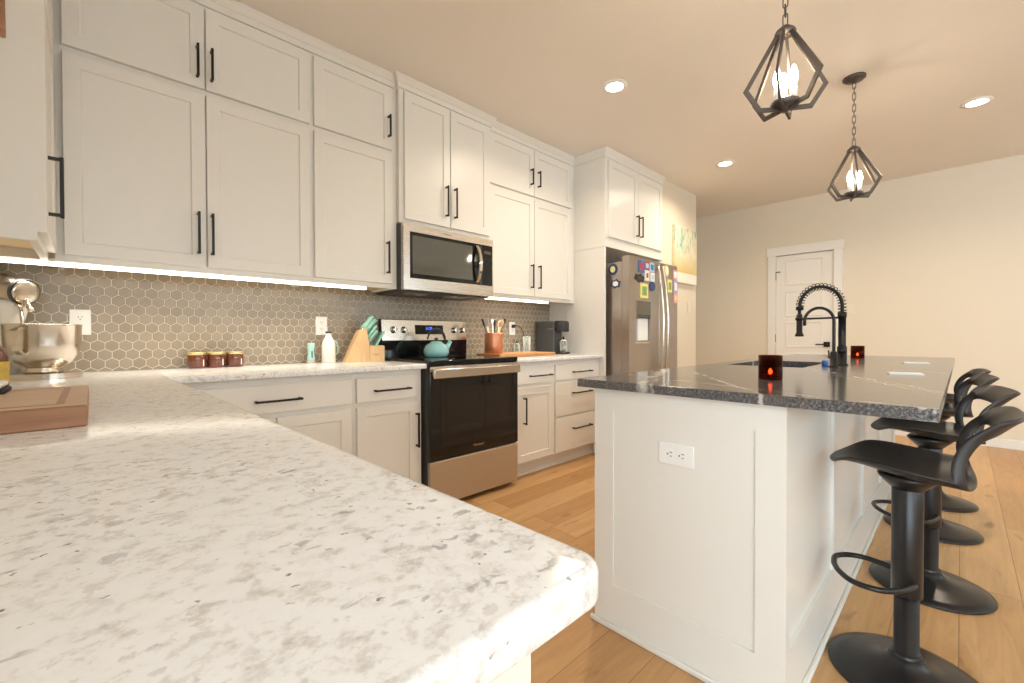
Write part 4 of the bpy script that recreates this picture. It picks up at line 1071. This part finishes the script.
# power cord from the outlet to the coffee machine
t = thing('power_cord', 'black power cord drooping from the wall outlet to the counter', 'cord', (2.795, 2.88, 1.17))
b = B(); b.box(2.78, 2.862, 1.157, 2.812, 2.8842, 1.187, .005, 2); b.done('plug', 'blackpl', t)
pp = [Vector(q) for q in ((2.796, 2.863, 1.172), (2.815, 2.84, 1.177), (2.87, 2.835, 1.14), (2.915, 2.845, 1.06), (2.935, 2.855, .98), (2.95, 2.865, .93), (2.99, 2.872, .918), (3.02, 2.875, .918))]
sm = []
for i in range(len(pp) - 1):
    a0, a1, a2, a3 = pp[max(i - 1, 0)], pp[i], pp[i + 1], pp[min(i + 2, len(pp) - 1)]
    for k in range(6):
        u = k / 6; sm.append(.5 * ((2 * a1) + (a2 - a0) * u + (2 * a0 - 5 * a1 + 4 * a2 - a3) * u * u + (3 * a1 - a0 - 3 * a2 + a3) * u ** 3))
B().tube(sm, .0035, 8).done('cable', 'blackpl', t)

# stand mixer; local +x is the way the head points
def mixer():
    t = thing('stand_mixer', 'silver stand mixer with steel bowl in the corner by the tile', 'stand mixer', (-.142, 2.585, CT), rad(-50), world=False)
    b = B()
    pl = [(.125 * cos(a) if cos(a) > 0 else .11 * cos(a) - .0, .105 * sin(a)) for a in [2 * pi * i / 32 for i in range(32)]]
    pl = [(x if x > 0 else x * 2.2, y) for x, y in pl]
    b.prism(pl, 0, .022); es = [e for e in b.bm.edges if all(v.co.z > .02 for v in e.verts)]; bmesh.ops.bevel(b.bm, geom=es, offset=.008, segments=2, affect='EDGES'); b.done('foot', 'satin', t)
    b = B(); rows = []
    for z, cx, rx_, ry_ in ((.02, -.175, .062, .075), (.06, -.178, .052, .064), (.14, -.18, .042, .052), (.22, -.176, .044, .054), (.29, -.165, .056, .062), (.315, -.155, .06, .06)):
        rows.append([b.bm.verts.new((cx + rx_ * cos(2 * pi * i / 24), ry_ * sin(2 * pi * i / 24), z)) for i in range(24)])
    for p, q in zip(rows, rows[1:]):
        for i in range(24): b._mark([b.bm.faces.new((p[i], p[(i + 1) % 24], q[(i + 1) % 24], q[i]))], True)
    b._mark([b.bm.faces.new(rows[0]), b.bm.faces.new(rows[-1])]); b.done('pedestal', 'cream', t)
    mt = Matrix.Translation((-.350, 0, .392)) @ Vector((1, 0, -.16)).to_track_quat('Z', 'Y').to_matrix().to_4x4()
    hd = B().lathe([(0, .045), (.035, .050), (.055, .068), (.068, .11), (.072, .17), (.062, .235), (.052, .265), (.050, .272), (0, .272)], 32, mt @ Matrix.Diagonal((.95, 1.0, 1, 1)), close=False).done('motor_head', 'satin', t)
    o = B().lathe([(.0505, .262), (.0545, .266), (.0545, .272), (.0505, .276)], 32, mt, close=False).done('trim_ring', 'darkgrey'); o.parent = hd
    o = B().lathe([(.048, .270), (.047, .279), (.040, .282), (.020, .283), (0, .283)], 28, mt).done('hub_cap', 'satin'); o.parent = hd
    b = B(); b.cyl(.006, mt @ Vector((0, -.03, .285)), mt @ Vector((-.006, -.070, .320)), 10); b.cyl(.010, mt @ Vector((-.004, -.055, .307)), mt @ Vector((-.007, -.074, .324)), 12); o = b.done('hub_knob', 'chrome'); o.parent = hd
    b = B(); b.lathe([(.012, .055), (.014, .085), (.010, .092), (0, .092)], 14, mt @ Matrix.Translation((-.0, 0, .15)) @ Matrix.Rotation(rad(-90), 4, 'Y')); o = b.done('lift_knob', 'chrome'); o.parent = hd
    b = B(); b.lathe([(.02, .29), (.02, .33), (.03, .34), (0, .34)], 18, Matrix.Translation((-.105, 0, 0))); b.cyl(.006, (-.085, 0, .13), (-.105, 0, .30), 10); b.done('beater_shaft', 'chrome', t)
    bw = B().lathe([(0, .024), (.058, .024), (.060, .030), (.050, .040), (.052, .046), (.080, .062), (.101, .095), (.110, .140), (.112, .212), (.114, .215), (.111, .218), (.107, .214), (.106, .142), (.097, .100), (.076, .068), (.03, .056), (0, .056)], 48, close=False).done('bowl', 'satin', t)
    a = rad(-68); d_ = Vector((cos(a), sin(a), 0))
    pts = [d_ * .108 + Vector((0, 0, .198)), d_ * .128 + Vector((0, 0, .203)), d_ * .146 + Vector((0, 0, .190)), d_ * .148 + Vector((0, 0, .150)), d_ * .135 + Vector((0, 0, .115)), d_ * .112 + Vector((0, 0, .100)), d_ * .094 + Vector((0, 0, .108))]
    b = B(); sd = d_.cross(Vector((0, 0, 1))); rows = []
    for i, p in enumerate(pts):
        tg = (pts[min(i + 1, 6)] - pts[max(i - 1, 0)]).normalized(); n_ = sd.cross(tg)
        rows.append([b.bm.verts.new(p + sd * (.011 * s1) + n_ * (.003 * s2)) for s1, s2 in ((-1, -1), (1, -1), (1, 1), (-1, 1))])
    for p, q in zip(rows, rows[1:]):
        for i in range(4): b._mark([b.bm.faces.new((p[i], p[(i + 1) % 4], q[(i + 1) % 4], q[i]))], True)
    b._mark([b.bm.faces.new(rows[0]), b.bm.faces.new(rows[-1])])
    o = smooth_by_angle(b.done('bowl_handle', 'satin')); o.parent = bw
mixer()
# thick cutting board at the left with a groove
t = thing('cutting_board', 'thick reddish wooden cutting board at the left edge on the white granite', 'cutting board', (-.21, 1.36, CT), world=False)
b = B(); b.box(-.20, -.235, 0, .203, .215, .040, .003); b.done('board', 'boardwood', t)
b = B(); b.box(-.199, -.234, .0402, .202, .214, .0408); 
b.done('top_face', 'boardtop', t)
b = B()
for q in ((-.17, -.200, .172, -.188), (-.17, .170, .172, .182), (.160, -.188, .172, .170), (-.17, -.188, -.158, .170)): b.box(q[0], q[1], .0402, q[2], q[3], .0412)
b.done('juice_groove', 'boardwood', t)
o = thing('folded_cloth', 'black and white striped cloth lying on the cutting board', 'cloth', (-.24, 1.49, CT + .0414), world=False)
B().box(-.11, -.05, 0, .105, .05, .012, .005, 2).done('lower_fold', simple('black_cloth', (.03, .03, .03), .8), o)
B().box(-.11, -.048, .0122, .100, .048, .026, .006, 2).done('upper_fold', 'cream', o)
o = thing('spice_bottle', 'dark bottle with yellow and red label at the left edge beside the mixer', 'bottle', (-.222, 2.09, CT), world=False)
B().lathe([(0, 0), (.032, 0), (.034, .004), (.034, .105), (.028, .125), (.014, .14), (.013, .165), (0, .165)], 24, close=False).done('glass', 'amber', o)
B().lathe([(.0345, .025), (.0345, .09)], 24, close=False).done('paper_label', simple('yellow_label', (.62, .42, .08), .5, var=.4, vscale=60), o)
B().lathe([(.015, .165), (.015, .185), (0, .186)], 16).done('cap', 'blackpl', o)
# plaque mesh (placed last, on the end panel of the left wall cabinet)
pl = [q for q in bpy.data.objects if q.name == 'plaque'][0]
B().box(-.415 + .01, 2.058, 2.006, -.183, 2.0695, 2.42, .003).done('wooden_face', 'boardwood', pl)
for q in bpy.data.objects:
    if '_world' in q.keys(): del q['_world']
